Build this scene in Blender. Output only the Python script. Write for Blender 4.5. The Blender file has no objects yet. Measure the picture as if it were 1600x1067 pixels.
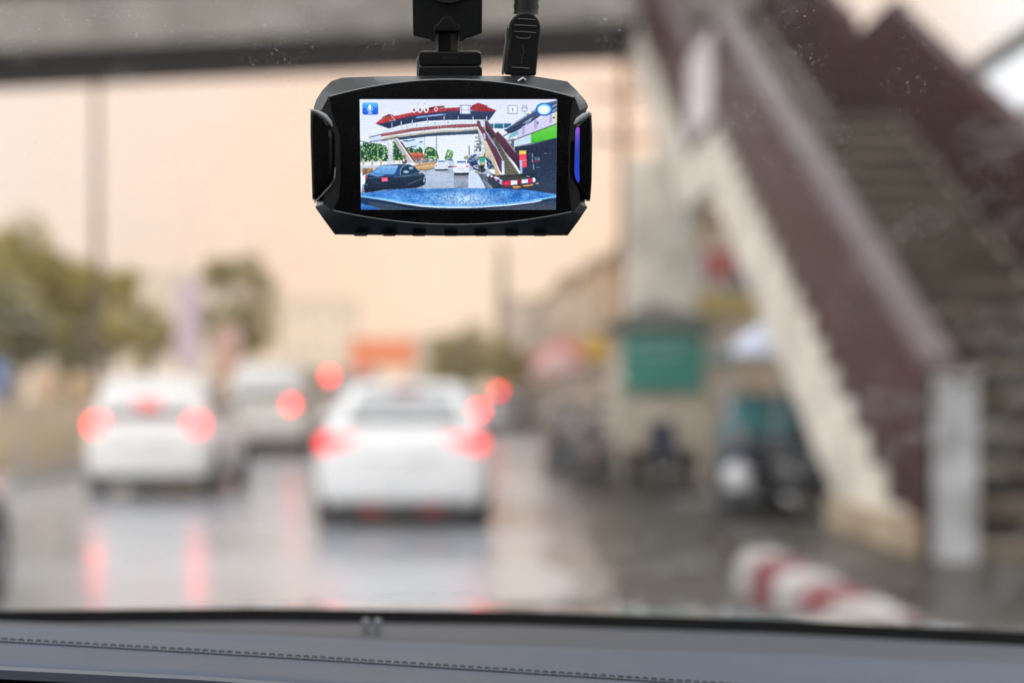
import bpy, bmesh, math, random
import numpy as np
from mathutils import Vector, Matrix
R = math.radians
S = bpy.context.scene
COL = S.collection
random.seed(7)

# ------------------------------------------------------------------ camera, sky, sun, exposure
FPX, VPX, VPY, EYE = 2222.2, 730.0, 627.0, 1.30
cd = bpy.data.cameras.new("camera")
cam = bpy.data.objects.new("camera", cd); COL.objects.link(cam)
cam.location = (0, 0, EYE); cam.rotation_euler = (R(90), 0, 0)
cd.lens = 50; cd.sensor_width = 36; cd.sensor_fit = 'HORIZONTAL'
cd.shift_x = (800 - VPX) / 1600; cd.shift_y = (VPY - 533.5) / 1600
cd.clip_start = 0.02; cd.clip_end = 6000
cd.dof.use_dof = True; cd.dof.focus_distance = 0.562; cd.dof.aperture_fstop = 4.6; cd.dof.aperture_blades = 0
S.camera = cam

SKYK = .91; HAZE = .0012
SUN_EL, SUN_AZ = 48, 215          # azimuth clockwise from +Y
w = bpy.data.worlds.new("World"); S.world = w; w.use_nodes = True
nt = w.node_tree; nt.nodes.clear()
N = nt.nodes.new; LK = nt.links.new
out = N('ShaderNodeOutputWorld'); bg = N('ShaderNodeBackground')
sky = N('ShaderNodeTexSky'); sky.sky_type = 'NISHITA'; sky.sun_disc = False
sky.sun_elevation = R(SUN_EL); sky.sun_rotation = R(SUN_AZ); sky.air_density = 1.5; sky.dust_density = 4.0
skb = N('ShaderNodeVectorMath'); skb.operation = 'SCALE'; skb.inputs['Scale'].default_value = 0.07
LK(sky.outputs[0], skb.inputs[0])
tc = N('ShaderNodeTexCoord'); sep = N('ShaderNodeSeparateXYZ'); LK(tc.outputs['Generated'], sep.inputs[0])
# the cloud layer: pale grey overcast overhead, an apricot glow low ahead
d0 = Vector((0.01, 1.0, 0.08)).normalized()
dot = N('ShaderNodeVectorMath'); dot.operation = 'DOT_PRODUCT'; dot.inputs[1].default_value = d0
LK(tc.outputs['Generated'], dot.inputs[0])
gl = N('ShaderNodeValToRGB'); gl.color_ramp.interpolation = 'EASE'
e = gl.color_ramp.elements
def lin(r, g, b):
    f = lambda c: ((c / 255 + .055) / 1.055) ** 2.4 if c > 10 else c / 255 / 12.92
    return (f(r), f(g), f(b), 1)
e[0].position = math.cos(R(32)); e[0].color = (1.54, 1.56, 1.60, 1)
e[1].position = 1.0; e[1].color = lin(255, 226, 196)
for a, c in ((23, lin(252, 248, 246)), (19, lin(244, 222, 207)), (14, lin(250, 222, 204)), (8, lin(255, 220, 195)), (4, lin(255, 221, 188))):
    x = e.new(math.cos(R(a))); x.color = c
for x in e: x.color = [q * SKYK for q in x.color[:3]] + [1]
LK(dot.outputs['Value'], gl.inputs[0])
nz = N('ShaderNodeTexNoise'); nz.inputs['Scale'].default_value = 5; nz.inputs['Detail'].default_value = 5
LK(tc.outputs['Generated'], nz.inputs['Vector'])
nr = N('ShaderNodeMapRange'); nr.inputs[1].default_value = .3; nr.inputs[2].default_value = .7
nr.inputs[3].default_value = .95; nr.inputs[4].default_value = 1.05
LK(nz.outputs[0], nr.inputs[0])
up = N('ShaderNodeMapRange'); up.inputs[1].default_value = .25; up.inputs[2].default_value = .9
up.inputs[3].default_value = 1.0; up.inputs[4].default_value = .88
LK(sep.outputs['Z'], up.inputs[0])
m1 = N('ShaderNodeMath'); m1.operation = 'MULTIPLY'; LK(nr.outputs[0], m1.inputs[0]); LK(up.outputs[0], m1.inputs[1])
cl = N('ShaderNodeVectorMath'); cl.operation = 'SCALE'; LK(gl.outputs[0], cl.inputs[0]); LK(m1.outputs[0], cl.inputs['Scale'])
mx = N('ShaderNodeMix'); mx.data_type = 'RGBA'; mx.inputs['Factor'].default_value = 0.95
LK(skb.outputs[0], mx.inputs['A']); LK(cl.outputs[0], mx.inputs['B'])
LK(mx.outputs['Result'], bg.inputs['Color']); bg.inputs['Strength'].default_value = 1.0
LK(bg.outputs[0], out.inputs[0])

sl = bpy.data.lights.new("sun", 'SUN'); sun = bpy.data.objects.new("sun", sl); COL.objects.link(sun)
sl.energy = 0.55; sl.angle = R(60); sl.color = (1, .95, .88)
az, el = R(SUN_AZ), R(SUN_EL)
sd = Vector((math.sin(az) * math.cos(el), math.cos(az) * math.cos(el), math.sin(el)))
sun.rotation_euler = (-sd).to_track_quat('-Z', 'Y').to_euler()

S.view_settings.view_transform = 'Standard'; S.view_settings.look = 'None'
S.view_settings.exposure = .38; S.view_settings.gamma = 1; S.view_settings.use_curve_mapping = False
S.render.engine = 'CYCLES'
S.cycles.use_denoising = True
S.cycles.volume_bounces = 2; S.cycles.volume_step_rate = 4; S.cycles.max_bounces = 8; S.cycles.transparent_max_bounces = 12
S.cycles.sample_clamp_indirect = 6
S.cycles.blur_glossy = .5

# ------------------------------------------------------------------ helpers
def wp(u, v, Y):
    """world point seen at photo pixel u,v at depth Y (used to read positions off the photograph)"""
    return Vector(((u - VPX) * Y / FPX, Y, EYE - (v - VPY) * Y / FPX))

def mat(name, col, rough=.6, metal=0, var=.12, vscale=6, bump=0, bscale=60, emit=None, estr=0, spec=.5, coat=0, col2=None, detail=4):
    m = bpy.data.materials.new(name); m.use_nodes = True
    n = m.node_tree.nodes; l = m.node_tree.links
    b = n['Principled BSDF']
    b.inputs['Roughness'].default_value = rough; b.inputs['Metallic'].default_value = metal
    b.inputs['Specular IOR Level'].default_value = spec
    if coat: b.inputs['Coat Weight'].default_value = coat; b.inputs['Coat Roughness'].default_value = .05
    c = tuple(col[:3])
    t = n.new('ShaderNodeTexCoord'); z = n.new('ShaderNodeTexNoise')
    z.inputs['Scale'].default_value = vscale; z.inputs['Detail'].default_value = detail
    l.new(t.outputs['Object'], z.inputs['Vector'])
    r = n.new('ShaderNodeValToRGB')
    lo = tuple(x * (1 - var) for x in c); hi = tuple(min(1, x * (1 + var)) for x in c)
    if col2: lo = tuple(col2[:3]); hi = c
    r.color_ramp.elements[0].position = .35; r.color_ramp.elements[0].color = (*lo, 1)
    r.color_ramp.elements[1].position = .65; r.color_ramp.elements[1].color = (*hi, 1)
    l.new(z.outputs[0], r.inputs[0]); l.new(r.outputs[0], b.inputs['Base Color'])
    if bump:
        z2 = n.new('ShaderNodeTexNoise'); z2.inputs['Scale'].default_value = bscale; z2.inputs['Detail'].default_value = 3
        l.new(t.outputs['Object'], z2.inputs['Vector'])
        bp = n.new('ShaderNodeBump'); bp.inputs['Strength'].default_value = bump; bp.inputs['Distance'].default_value = .3 / bscale
        l.new(z2.outputs[0], bp.inputs['Height']); l.new(bp.outputs[0], b.inputs['Normal'])
    if emit:
        b.inputs['Emission Color'].default_value = (*emit[:3], 1); b.inputs['Emission Strength'].default_value = estr
    return m

def tag(o, label=None, cat=None, group=None, kind=None):
    if label: o['label'] = label
    if cat: o['category'] = cat
    if group: o['group'] = group
    if kind: o['kind'] = kind
    return o

def empty(name, loc, rz=0, label=None, cat=None, group=None):
    o = bpy.data.objects.new(name, None); COL.objects.link(o)
    o.empty_display_size = .1; o.location = loc; o.rotation_euler = (0, 0, rz)
    return tag(o, label, cat, group)

class MB:
    def __init__(s): s.v = []; s.f = []
    def add(s, vs, fs):
        k = len(s.v); s.v += [tuple(x) for x in vs]; s.f += [[i + k for i in f] for f in fs]; return s
    def box(s, c, d, rot=None, taper=1):
        x, y, z = (q / 2 for q in d); vs = []
        for k in (-1, 1):
            t = taper if k > 0 else 1
            vs += [Vector((-x * t, -y * t, k * z)), Vector((x * t, -y * t, k * z)), Vector((x * t, y * t, k * z)), Vector((-x * t, y * t, k * z))]
        if rot is not None: vs = [rot @ q for q in vs]
        return s.add([q + Vector(c) for q in vs], [(3, 2, 1, 0), (4, 5, 6, 7), (0, 1, 5, 4), (1, 2, 6, 5), (2, 3, 7, 6), (3, 0, 4, 7)])
    def b2(s, a, b):
        return s.box([(p + q) / 2 for p, q in zip(a, b)], [abs(q - p) for p, q in zip(a, b)])
    def loft(s, rings, cap=True):
        n = len(rings[0]); vs = [p for r in rings for p in r]; fs = []
        for i in range(len(rings) - 1):
            for j in range(n):
                fs.append((i * n + j, i * n + (j + 1) % n, (i + 1) * n + (j + 1) % n, (i + 1) * n + j))
        if cap:
            fs.append(tuple(range(n - 1, -1, -1))); fs.append(tuple((len(rings) - 1) * n + j for j in range(n)))
        return s.add(vs, fs)
    def tube(s, pts, r, n=8, cap=True):
        pts = [Vector(p) for p in pts]; rs = r if isinstance(r, (list, tuple)) else [r] * len(pts); rings = []
        for i, p in enumerate(pts):
            t = (pts[min(i + 1, len(pts) - 1)] - pts[max(i - 1, 0)]).normalized()
            a = t.cross(Vector((0, 0, 1)) if abs(t.z) < .9 else Vector((1, 0, 0))).normalized(); b = t.cross(a)
            rings.append([p + (a * math.cos(2 * math.pi * k / n) + b * math.sin(2 * math.pi * k / n)) * rs[i] for k in range(n)])
        return s.loft(rings, cap)
    def lathe(s, prof, axis='z', n=24, c=(0, 0, 0)):
        rings = []
        for r, h in prof:
            ring = []
            for k in range(n):
                a = 2 * math.pi * k / n; p, q = r * math.cos(a), r * math.sin(a)
                v = {'z': (p, q, h), 'x': (h, p, q), 'y': (q, h, p)}[axis]
                ring.append(Vector(v) + Vector(c))
            rings.append(ring)
        return s.loft(rings)
    def prism(s, poly, y0, y1, f=lambda u, v, y: Vector((u, y, v))):
        return s.loft([[f(u, v, y0) for u, v in poly], [f(u, v, y1) for u, v in poly]])
    def build(s, name, m, parent=None, smooth=None, bevel=0, seg=2):
        me = bpy.data.meshes.new(name); me.from_pydata(s.v, [], s.f)
        bm = bmesh.new(); bm.from_mesh(me); bmesh.ops.recalc_face_normals(bm, faces=bm.faces); bm.to_mesh(me); bm.free()
        if isinstance(m, (list, tuple)):
            for q in m: me.materials.append(q)
        else: me.materials.append(m)
        if smooth is not None:
            for p in me.polygons: p.use_smooth = True
            me.set_sharp_from_angle(angle=R(smooth))
        o = bpy.data.objects.new(name, me); COL.objects.link(o)
        if parent: o.parent = parent
        if bevel:
            b = o.modifiers.new('bevel', 'BEVEL'); b.width = bevel; b.segments = seg; b.limit_method = 'ANGLE'; b.angle_limit = R(35)
            b.harden_normals = True
        return o

def copy_tree(o, parent=None):
    c = o.copy(); COL.objects.link(c)
    if parent: c.parent = parent
    for ch in [x for x in o.children]: copy_tree(ch, c)
    return c

def mirror_x(mb):
    n = MB(); n.v = [(-x, y, z) for x, y, z in mb.v]; n.f = [list(reversed(f)) for f in mb.f]; return n

# ------------------------------------------------------------------ materials
M = dict(
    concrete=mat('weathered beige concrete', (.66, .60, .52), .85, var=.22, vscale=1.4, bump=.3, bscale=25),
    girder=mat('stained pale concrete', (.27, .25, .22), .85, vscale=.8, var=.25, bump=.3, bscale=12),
    soffit=mat('shade-dark underside concrete', (.010, .012, .015), .9, spec=.1, var=.25, vscale=.7),
    maroon=mat('maroon painted panel', (.052, .019, .018), .5, spec=.15, var=.3, vscale=2.2, bump=.15, bscale=9),
    cap=mat('faded maroon handrail', (.085, .052, .058), .4, spec=.35, var=.2, vscale=3),
    tread=mat('worn dirty step concrete', (.19, .15, .11), .7, spec=.12, col2=(.10, .08, .058), vscale=2.2, bump=.4, bscale=18),
    whitepaint=mat('flaking white paint', (.44, .44, .45), .55, col2=(.22, .215, .21), vscale=4, bump=.2, bscale=20),
    redpaint=mat('kerb red paint', (.26, .025, .035), .5, col2=(.10, .02, .025), vscale=6),
    kerbwhite=mat('kerb white paint', (.53, .52, .51), .55, col2=(.26, .24, .22), vscale=4),
    white=mat('white car paint', (.74, .74, .74), .35, var=.05, coat=.25),
    pearl=mat('pearl white car paint', (.72, .71, .69), .35, var=.05, coat=.25),
    silver=mat('warm silver car paint', (.72, .68, .61), .3, var=.04, coat=.7),
    black=mat('black car paint', (.012, .013, .017), .2, var=.1, coat=1),
    dgrey=mat('charcoal car paint', (.07, .065, .065), .3, var=.1, coat=.6),
    glass=mat('mirror film car glass', (.42, .42, .42), .12, var=.05, spec=.8, metal=.85),
    trim=mat('black plastic trim', (.022, .022, .023), .6, var=.15, vscale=20),
    rubber=mat('tyre rubber', (.02, .02, .02), .8, var=.2, vscale=20),
    rim=mat('grey alloy', (.45, .45, .46), .3, metal=.8, var=.05),
    plate=mat('licence plate white', (.75, .75, .73), .4, var=.05),
    lampoff=mat('dark red lens', (.30, .02, .02), .2, var=.05),
    chrome=mat('chrome', (.7, .7, .7), .15, metal=1, var=.03),
    galv=mat('galvanised steel', (.42, .40, .39), .5, metal=.5, var=.15),
    bark=mat('bark', (.11, .085, .065), .9, var=.3, vscale=8, bump=.5, bscale=20),
    brownpole=mat('brown painted steel', (.16, .11, .085), .6),
)
def lamp(name, strength, col=(1, .022, .024)):
    return mat(name, (.5, .02, .02), .25, var=.02, emit=col, estr=strength)
M['bright'] = lamp('bright brake lamp', 10); M['dglass'] = mat('dark tinted glass', (.03, .033, .036), .08, var=.05)
M['brake'] = lamp('lit brake lamp', 7)
M['tail'] = lamp('lit tail lamp', 2.2)
M['faint'] = lamp('dim tail lamp', 1.6)

# ------------------------------------------------------------------ ground, road
g = MB().add([(-3000, -300, 0), (3000, -300, 0), (3000, 5000, 0), (-3000, 5000, 0)], [(0, 1, 2, 3)])
o = g.build('ground', mat('dark damp ground', (.10, .092, .082), .75, var=.3, vscale=.25)); tag(o, kind='structure')

def wet(name, col, rlo, rhi, sc=.35, bump=.03, spec=1.0):
    m = bpy.data.materials.new(name); m.use_nodes = True; n = m.node_tree.nodes; l = m.node_tree.links; b = n['Principled BSDF']
    t = n.new('ShaderNodeTexCoord')
    a = n.new('ShaderNodeTexNoise'); a.inputs['Scale'].default_value = sc; a.inputs['Detail'].default_value = 6
    l.new(t.outputs['Object'], a.inputs['Vector'])
    r = n.new('ShaderNodeMapRange'); r.inputs[1].default_value = .35; r.inputs[2].default_value = .65; r.inputs[3].default_value = rlo; r.inputs[4].default_value = rhi
    l.new(a.outputs[0], r.inputs[0]); l.new(r.outputs[0], b.inputs['Roughness'])
    c = n.new('ShaderNodeValToRGB'); c.color_ramp.elements[0].position = .3; c.color_ramp.elements[1].position = .7
    c.color_ramp.elements[0].color = (*[x * .75 for x in col], 1); c.color_ramp.elements[1].color = (*[x * 1.25 for x in col], 1)
    l.new(a.outputs[0], c.inputs[0]); l.new(c.outputs[0], b.inputs['Base Color'])
    z = n.new('ShaderNodeTexNoise'); z.inputs['Scale'].default_value = 45; z.inputs['Detail'].default_value = 2
    l.new(t.outputs['Object'], z.inputs['Vector'])
    bp = n.new('ShaderNodeBump'); bp.inputs['Strength'].default_value = bump; bp.inputs['Distance'].default_value = .02
    l.new(z.outputs[0], bp.inputs['Height']); l.new(bp.outputs[0], b.inputs['Normal'])
    b.inputs['IOR'].default_value = 1.5; b.inputs['Specular IOR Level'].default_value = spec
    return m
M['road'] = wet('wet concrete road', (.35, .365, .395), .11, .25, spec=.6)
M['paving'] = wet('damp paving and painted reflection', (.042, .036, .030), .25, .5, .6, .15, .3)
g = MB().add([(-6.9, -20, .004), (3.2, -20, .004), (3.2, 900, .004), (-6.9, 900, .004)], [(0, 1, 2, 3)])
tag(g.build('road', M['road']), kind='structure')
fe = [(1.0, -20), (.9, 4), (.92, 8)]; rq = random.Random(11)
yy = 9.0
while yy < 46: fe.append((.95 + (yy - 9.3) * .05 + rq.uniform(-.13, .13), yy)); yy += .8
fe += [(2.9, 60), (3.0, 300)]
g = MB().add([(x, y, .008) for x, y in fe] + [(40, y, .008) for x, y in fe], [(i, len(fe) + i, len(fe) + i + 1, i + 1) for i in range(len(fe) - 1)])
tag(g.build('forecourt', M['paving']), kind='structure')  # dark paving whose border also paints in dark reflections on the road
g = MB().b2((-30, -20, -.3), (-7.1, 400, .14))
tag(g.build('pavement', mat('pale paving', (.30, .26, .21), .6, vscale=.8, var=.25)), kind='structure')
g = MB().b2((-7.1, -20, -.3), (-6.9, 400, .145))
tag(g.build('kerb', mat('kerb concrete', (.33, .31, .28), .6, vscale=1)), kind='structure')
lm = MB()
for k in range(24):
    y = 6 + k * 7.0
    lm.add([(-2.42, y, .008), (-2.30, y, .008), (-2.30, y + 2.6, .008), (-2.42, y + 2.6, .008)], [(0, 1, 2, 3)])
tag(lm.build('lane_marking', mat('worn lane paint', (.34, .33, .31), .35, var=.4, vscale=6)), kind='structure')

M['edge'] = wet('painted reflection fade', (.15, .145, .14), .14, .32, .8, .06, .5)  # mid-tone strip painted to soften the border of the dark reflection
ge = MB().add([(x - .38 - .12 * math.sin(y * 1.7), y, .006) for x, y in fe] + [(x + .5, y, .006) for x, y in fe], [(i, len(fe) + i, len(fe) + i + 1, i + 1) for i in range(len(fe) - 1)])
tag(ge.build('reflection_edge', M['edge']), kind='structure')

# ------------------------------------------------------------------ traffic island with painted kerb
isl = empty('traffic_island', (2.0, 8, 0), 0, 'low island with red and white painted kerb at foot of the stairs', 'traffic island')
def cbox(mb, a, b):
    return mb.b2([p - q for p, q in zip(a, (2.0, 8, 0))], [p - q for p, q in zip(b, (2.0, 8, 0))])
cbox(MB(), (2.22, 5.82, -.1), (6.9, 13.3, .15)).build('paving', M['paving'], isl)
ys = [9.85, 9.3, 8.65, 8.0, 7.4, 6.75, 6.1, 5.45]
for i in range(7):
    mb = MB(); y0, y1 = ys[i + 1] + .006, ys[i] - .006
    r0 = []; prof = [(1.84, -.1), (1.86, .20), (1.92, .28), (2.14, .28), (2.20, .22), (2.20, -.1)]
    for yy in (y0, y1):
        r0.append([Vector((p - 2.0, yy - 8, q)) for p, q in prof])
    if i == 0: r0.append([Vector((2.02 + (p - 2.02) * .6 - 2.0, y1 + .12 - 8, q * .9 if q > 0 else q)) for p, q in prof])
    tag(mb.loft(r0).build('kerb_block', M['kerbwhite'] if i % 2 == 0 else M['redpaint'], isl, bevel=.015),
        'white painted kerb block' if i % 2 == 0 else 'red painted kerb block')
for i in range(7):
    x0 = 2.206 + i * .66
    mb = MB(); prof = [(5.45, -.1), (5.47, .2), (5.53, .28), (5.73, .28), (5.79, .22), (5.79, -.1)]
    mb.loft([[Vector((xx - 2.0, p - 8, q)) for p, q in prof] for xx in (x0 + .006, x0 + .654)])
    tag(mb.build('kerb_block', M['redpaint'] if i % 2 == 0 else M['kerbwhite'], isl, bevel=.015),
        'red painted kerb block' if i % 2 == 0 else 'white painted kerb block')

# ------------------------------------------------------------------ staircase
XL, XR, XI = 3.40, 6.12, 3.66          # outer left face, outer right face, inner left face
SL, Y0, Z0 = .565, 11.1, .185
def zl(y):                             # nosing line: lower flight, landing, upper flight
    if y < 19.7: return Z0 + SL * (y - Y0)
    if y < 22.1: return Z0 + SL * (19.7 - Y0)
    return Z0 + SL * (19.7 - Y0) + SL * (y - 22.1)
ZLAND = zl(20); YTOP = 29.75; ZTOP = zl(YTOP)
st = empty('staircase', (XL, Y0, 0), 0, 'long concrete stairs with maroon parapets and beige stringers climbing to the footbridge', 'staircase')
OFS = Vector((XL, Y0, 0))
def V3(x, y, z): return Vector((x, y, z)) - OFS
def step_profile(ya, yb, za, thick, run=.5):
    n = round((yb - ya) / run); run = (yb - ya) / n; rise = SL * run
    topl = []
    for i in range(n):
        y = ya + i * run; z = za + i * rise
        topl += [(y, z), (y, z + rise)]
    topl += [(yb, za + n * rise)]
    return topl
def flight(ya, yb, za, name_mb, x0, x1, thick, cut0, nose=0):
    topl = step_profile(ya, yb, za, thick)
    mb = name_mb
    for (p, q) in zip(topl[:-1], topl[1:]):      # quads: every strip from the top surface down to the soffit line
        def bot(y): return max(za + SL * (y - ya) - thick, cut0)
        if abs(p[0] - q[0]) < 1e-6: continue
        a = [(p[0], bot(p[0])), (q[0], bot(q[0])), (q[0], q[1]), (p[0], p[1])]
        if nose: a = a[:3] + [(p[0] - nose, p[1]), (p[0] - nose, p[1] - .115), (p[0], p[1] - .115)]
        mb.loft([[V3(x0, y, z) for y, z in a], [V3(x1, y, z) for y, z in a]])
    return mb
M['riser'] = mat('dark riser concrete', (.040, .033, .025), .8, spec=.1, var=.3, vscale=3)  # risers darker than treads and nosings
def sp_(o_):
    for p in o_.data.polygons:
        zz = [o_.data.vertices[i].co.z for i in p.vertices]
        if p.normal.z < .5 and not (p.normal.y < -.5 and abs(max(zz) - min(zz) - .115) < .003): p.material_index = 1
# stringers and steps
Zl = ZLAND
for x0, x1, nm, lab in ((XL, XI, 'stringer', 'beige stepped stringer on the road side'), (XR - .26, XR, 'stringer', 'beige stepped stringer on the shop side')):
    mb = flight(Y0, 19.7, Z0 + .0, MB(), x0, x1, .92, .0)
    mb.loft([[V3(x, y, z) for y, z in ((19.702, Zl - .75), (22.098, Zl - .75), (22.098, Zl), (19.702, Zl))] for x in (x0, x1)])
    flight(22.1, YTOP, Zl, mb, x0, x1, .92, 0)
    tag(mb.build(nm, M['concrete'], st), lab)
mb = flight(Y0 - .6, 19.7, Z0 - .34 + .10, MB(), XI + .002, XR - .262, .45, .0, .05)
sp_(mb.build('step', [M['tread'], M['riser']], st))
mb = MB().b2(V3(XI + .002, 19.702, Zl - .3), V3(XR - .262, 22.098, Zl - .02)); mb.build('landing', M['tread'], st)
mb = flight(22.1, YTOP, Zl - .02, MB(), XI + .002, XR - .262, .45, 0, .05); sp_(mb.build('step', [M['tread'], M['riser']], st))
# parapets
def parapet(xa, xb, segs, lo, his, capw, nm, lab):
    mb = MB(); cp = MB()
    for (ya, yb), hi in zip(segs, his):
        za, zb = zl(ya + 1e-4), zl(yb - 1e-4)
        a = [(ya, za + lo), (yb, zb + lo), (yb, zb + hi), (ya, za + hi)]
        mb.loft([[V3(x, y, z) for y, z in a] for x in (xa, xb)])
        a = [(ya - .004, za + hi + .003), (yb + .004, zb + hi + .003), (yb + .004, zb + hi + .13), (ya - .004, za + hi + .13)]
        cp.loft([[V3(x, y, z) for y, z in a] for x in (xa - capw, xb + capw)])
    p = mb.build(nm, M['maroon'], st); tag(p, lab)
    cp.build('handrail', M['cap'], p, bevel=.03)
    return p
segs = [(10.62, 19.69), (19.71, 22.09), (22.11, YTOP)]
LP = parapet(XL + .03, XI - .02, segs, .05, (1.58, 1.58, 1.58), .03, 'parapet', 'maroon parapet on the road side')
RP = parapet(XR - .24, XR - .03, segs, .30, (1.62, 1.7, 2.1), .0, 'parapet', 'dark maroon parapet on the shop side')
RP.children[0].data.materials[0] = M['maroon']
# pale worn panel on the landing parapet
mb = MB().b2(V3(XL + .005, 19.85, Zl + .25), V3(XL + .026, 22.0, Zl + 1.5)); mb.build('panel', mat('pale worn panel', (.66, .60, .63), .5, var=.25, vscale=3), st)
# posts at the foot
for x0, lab in ((XL, 'white post at the foot of the road-side parapet'), (XR - .40, 'white post at the foot of the shop-side parapet')):
    mb = MB().b2(V3(x0 + .05, 10.24, .1), V3(x0 + .29, 10.56, 1.45)); mb.box(V3(x0 + .17, 10.40, 1.475), (.28, .36, .05))
    tag(mb.build('post', M['whitepaint'], st, bevel=.03), lab)
MB().b2(V3(XL - .06, 10.75, .1), V3(XI - .03, 13.3, .42)).build('footing', mat('tan stained footing', (.40, .31, .21), .8, var=.25, vscale=3), st, bevel=.04)
# the pier below the landing
mb = MB().b2(V3(2.80, 24.6, 0), V3(3.96, 25.3, 5.5)); mb.b2(V3(3.3, 24.55, 5.502), V3(5.6, 25.35, 5.75))
mb.build('pier', M['concrete'], st, bevel=.03)

# ------------------------------------------------------------------ footbridge
fb = empty('footbridge', (-4, 29, 0), 0, 'concrete pedestrian footbridge spanning the road overhead with dark underside', 'footbridge')
def zb(x): return 8.55 + .045 * x + .03 * (1 - ((x + 4) / 10) ** 2)
xs = [-14 + i * .76 for i in range(27)]   # -14 .. 5.8
def ring(x):
    b = zb(x)
    p = [(28.0, b + 1.05), (28.0, b + .62), (28.18, b + .10), (28.35, b), (31.1, b), (31.3, b + .10), (31.45, b + .62), (31.45, b + 1.05)]
    return [Vector((x + 4, y - 29, z)) for y, z in p]
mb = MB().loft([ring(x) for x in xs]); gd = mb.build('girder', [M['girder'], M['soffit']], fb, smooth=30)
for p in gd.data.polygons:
    if p.normal.z < -.6: p.material_index = 1  # underside shade painted as near-black concrete
for ya, yb in ((28.02, 28.12), (31.3, 31.4)):
    mb = MB().loft([[Vector((x + 4, y - 29, z)) for y, z in ((ya, zb(x) + 1.053), (yb, zb(x) + 1.053), (yb, zb(x) + 2.0), (ya, zb(x) + 2.0))] for x in xs if x < 3.0 or ya > 29])
    mb.build('railing', M['maroon'], fb)
    for x in xs[::3]:
        if x < 3.0: MB().b2((x + 4 - .05, ya - 29, zb(x) + 2.003), (x + 4 + .05, yb - 29, 12.0)).build('roof_post', M['whitepaint'], fb)
rf = MB().loft([[Vector((x + 4, y - 29, z)) for y, z in ((27.3, 12.0), (29.7, 13.0), (32.1, 12.0), (29.7, 12.9))] for x in (-15, 6.4)])
rf.build('roof', mat('red roof tiles', (.30, .06, .04), .6, var=.2, vscale=4), fb)
for x in (-11.8,):
    MB().lathe([(.62, 0), (.55, .3), (.5, .35), (.5, 7.6), (.9, 8.15), (.9, 8.2)], 'z', 24, (x + 4, .4, 0)).build('pier', M['concrete'], fb, smooth=30)

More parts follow.
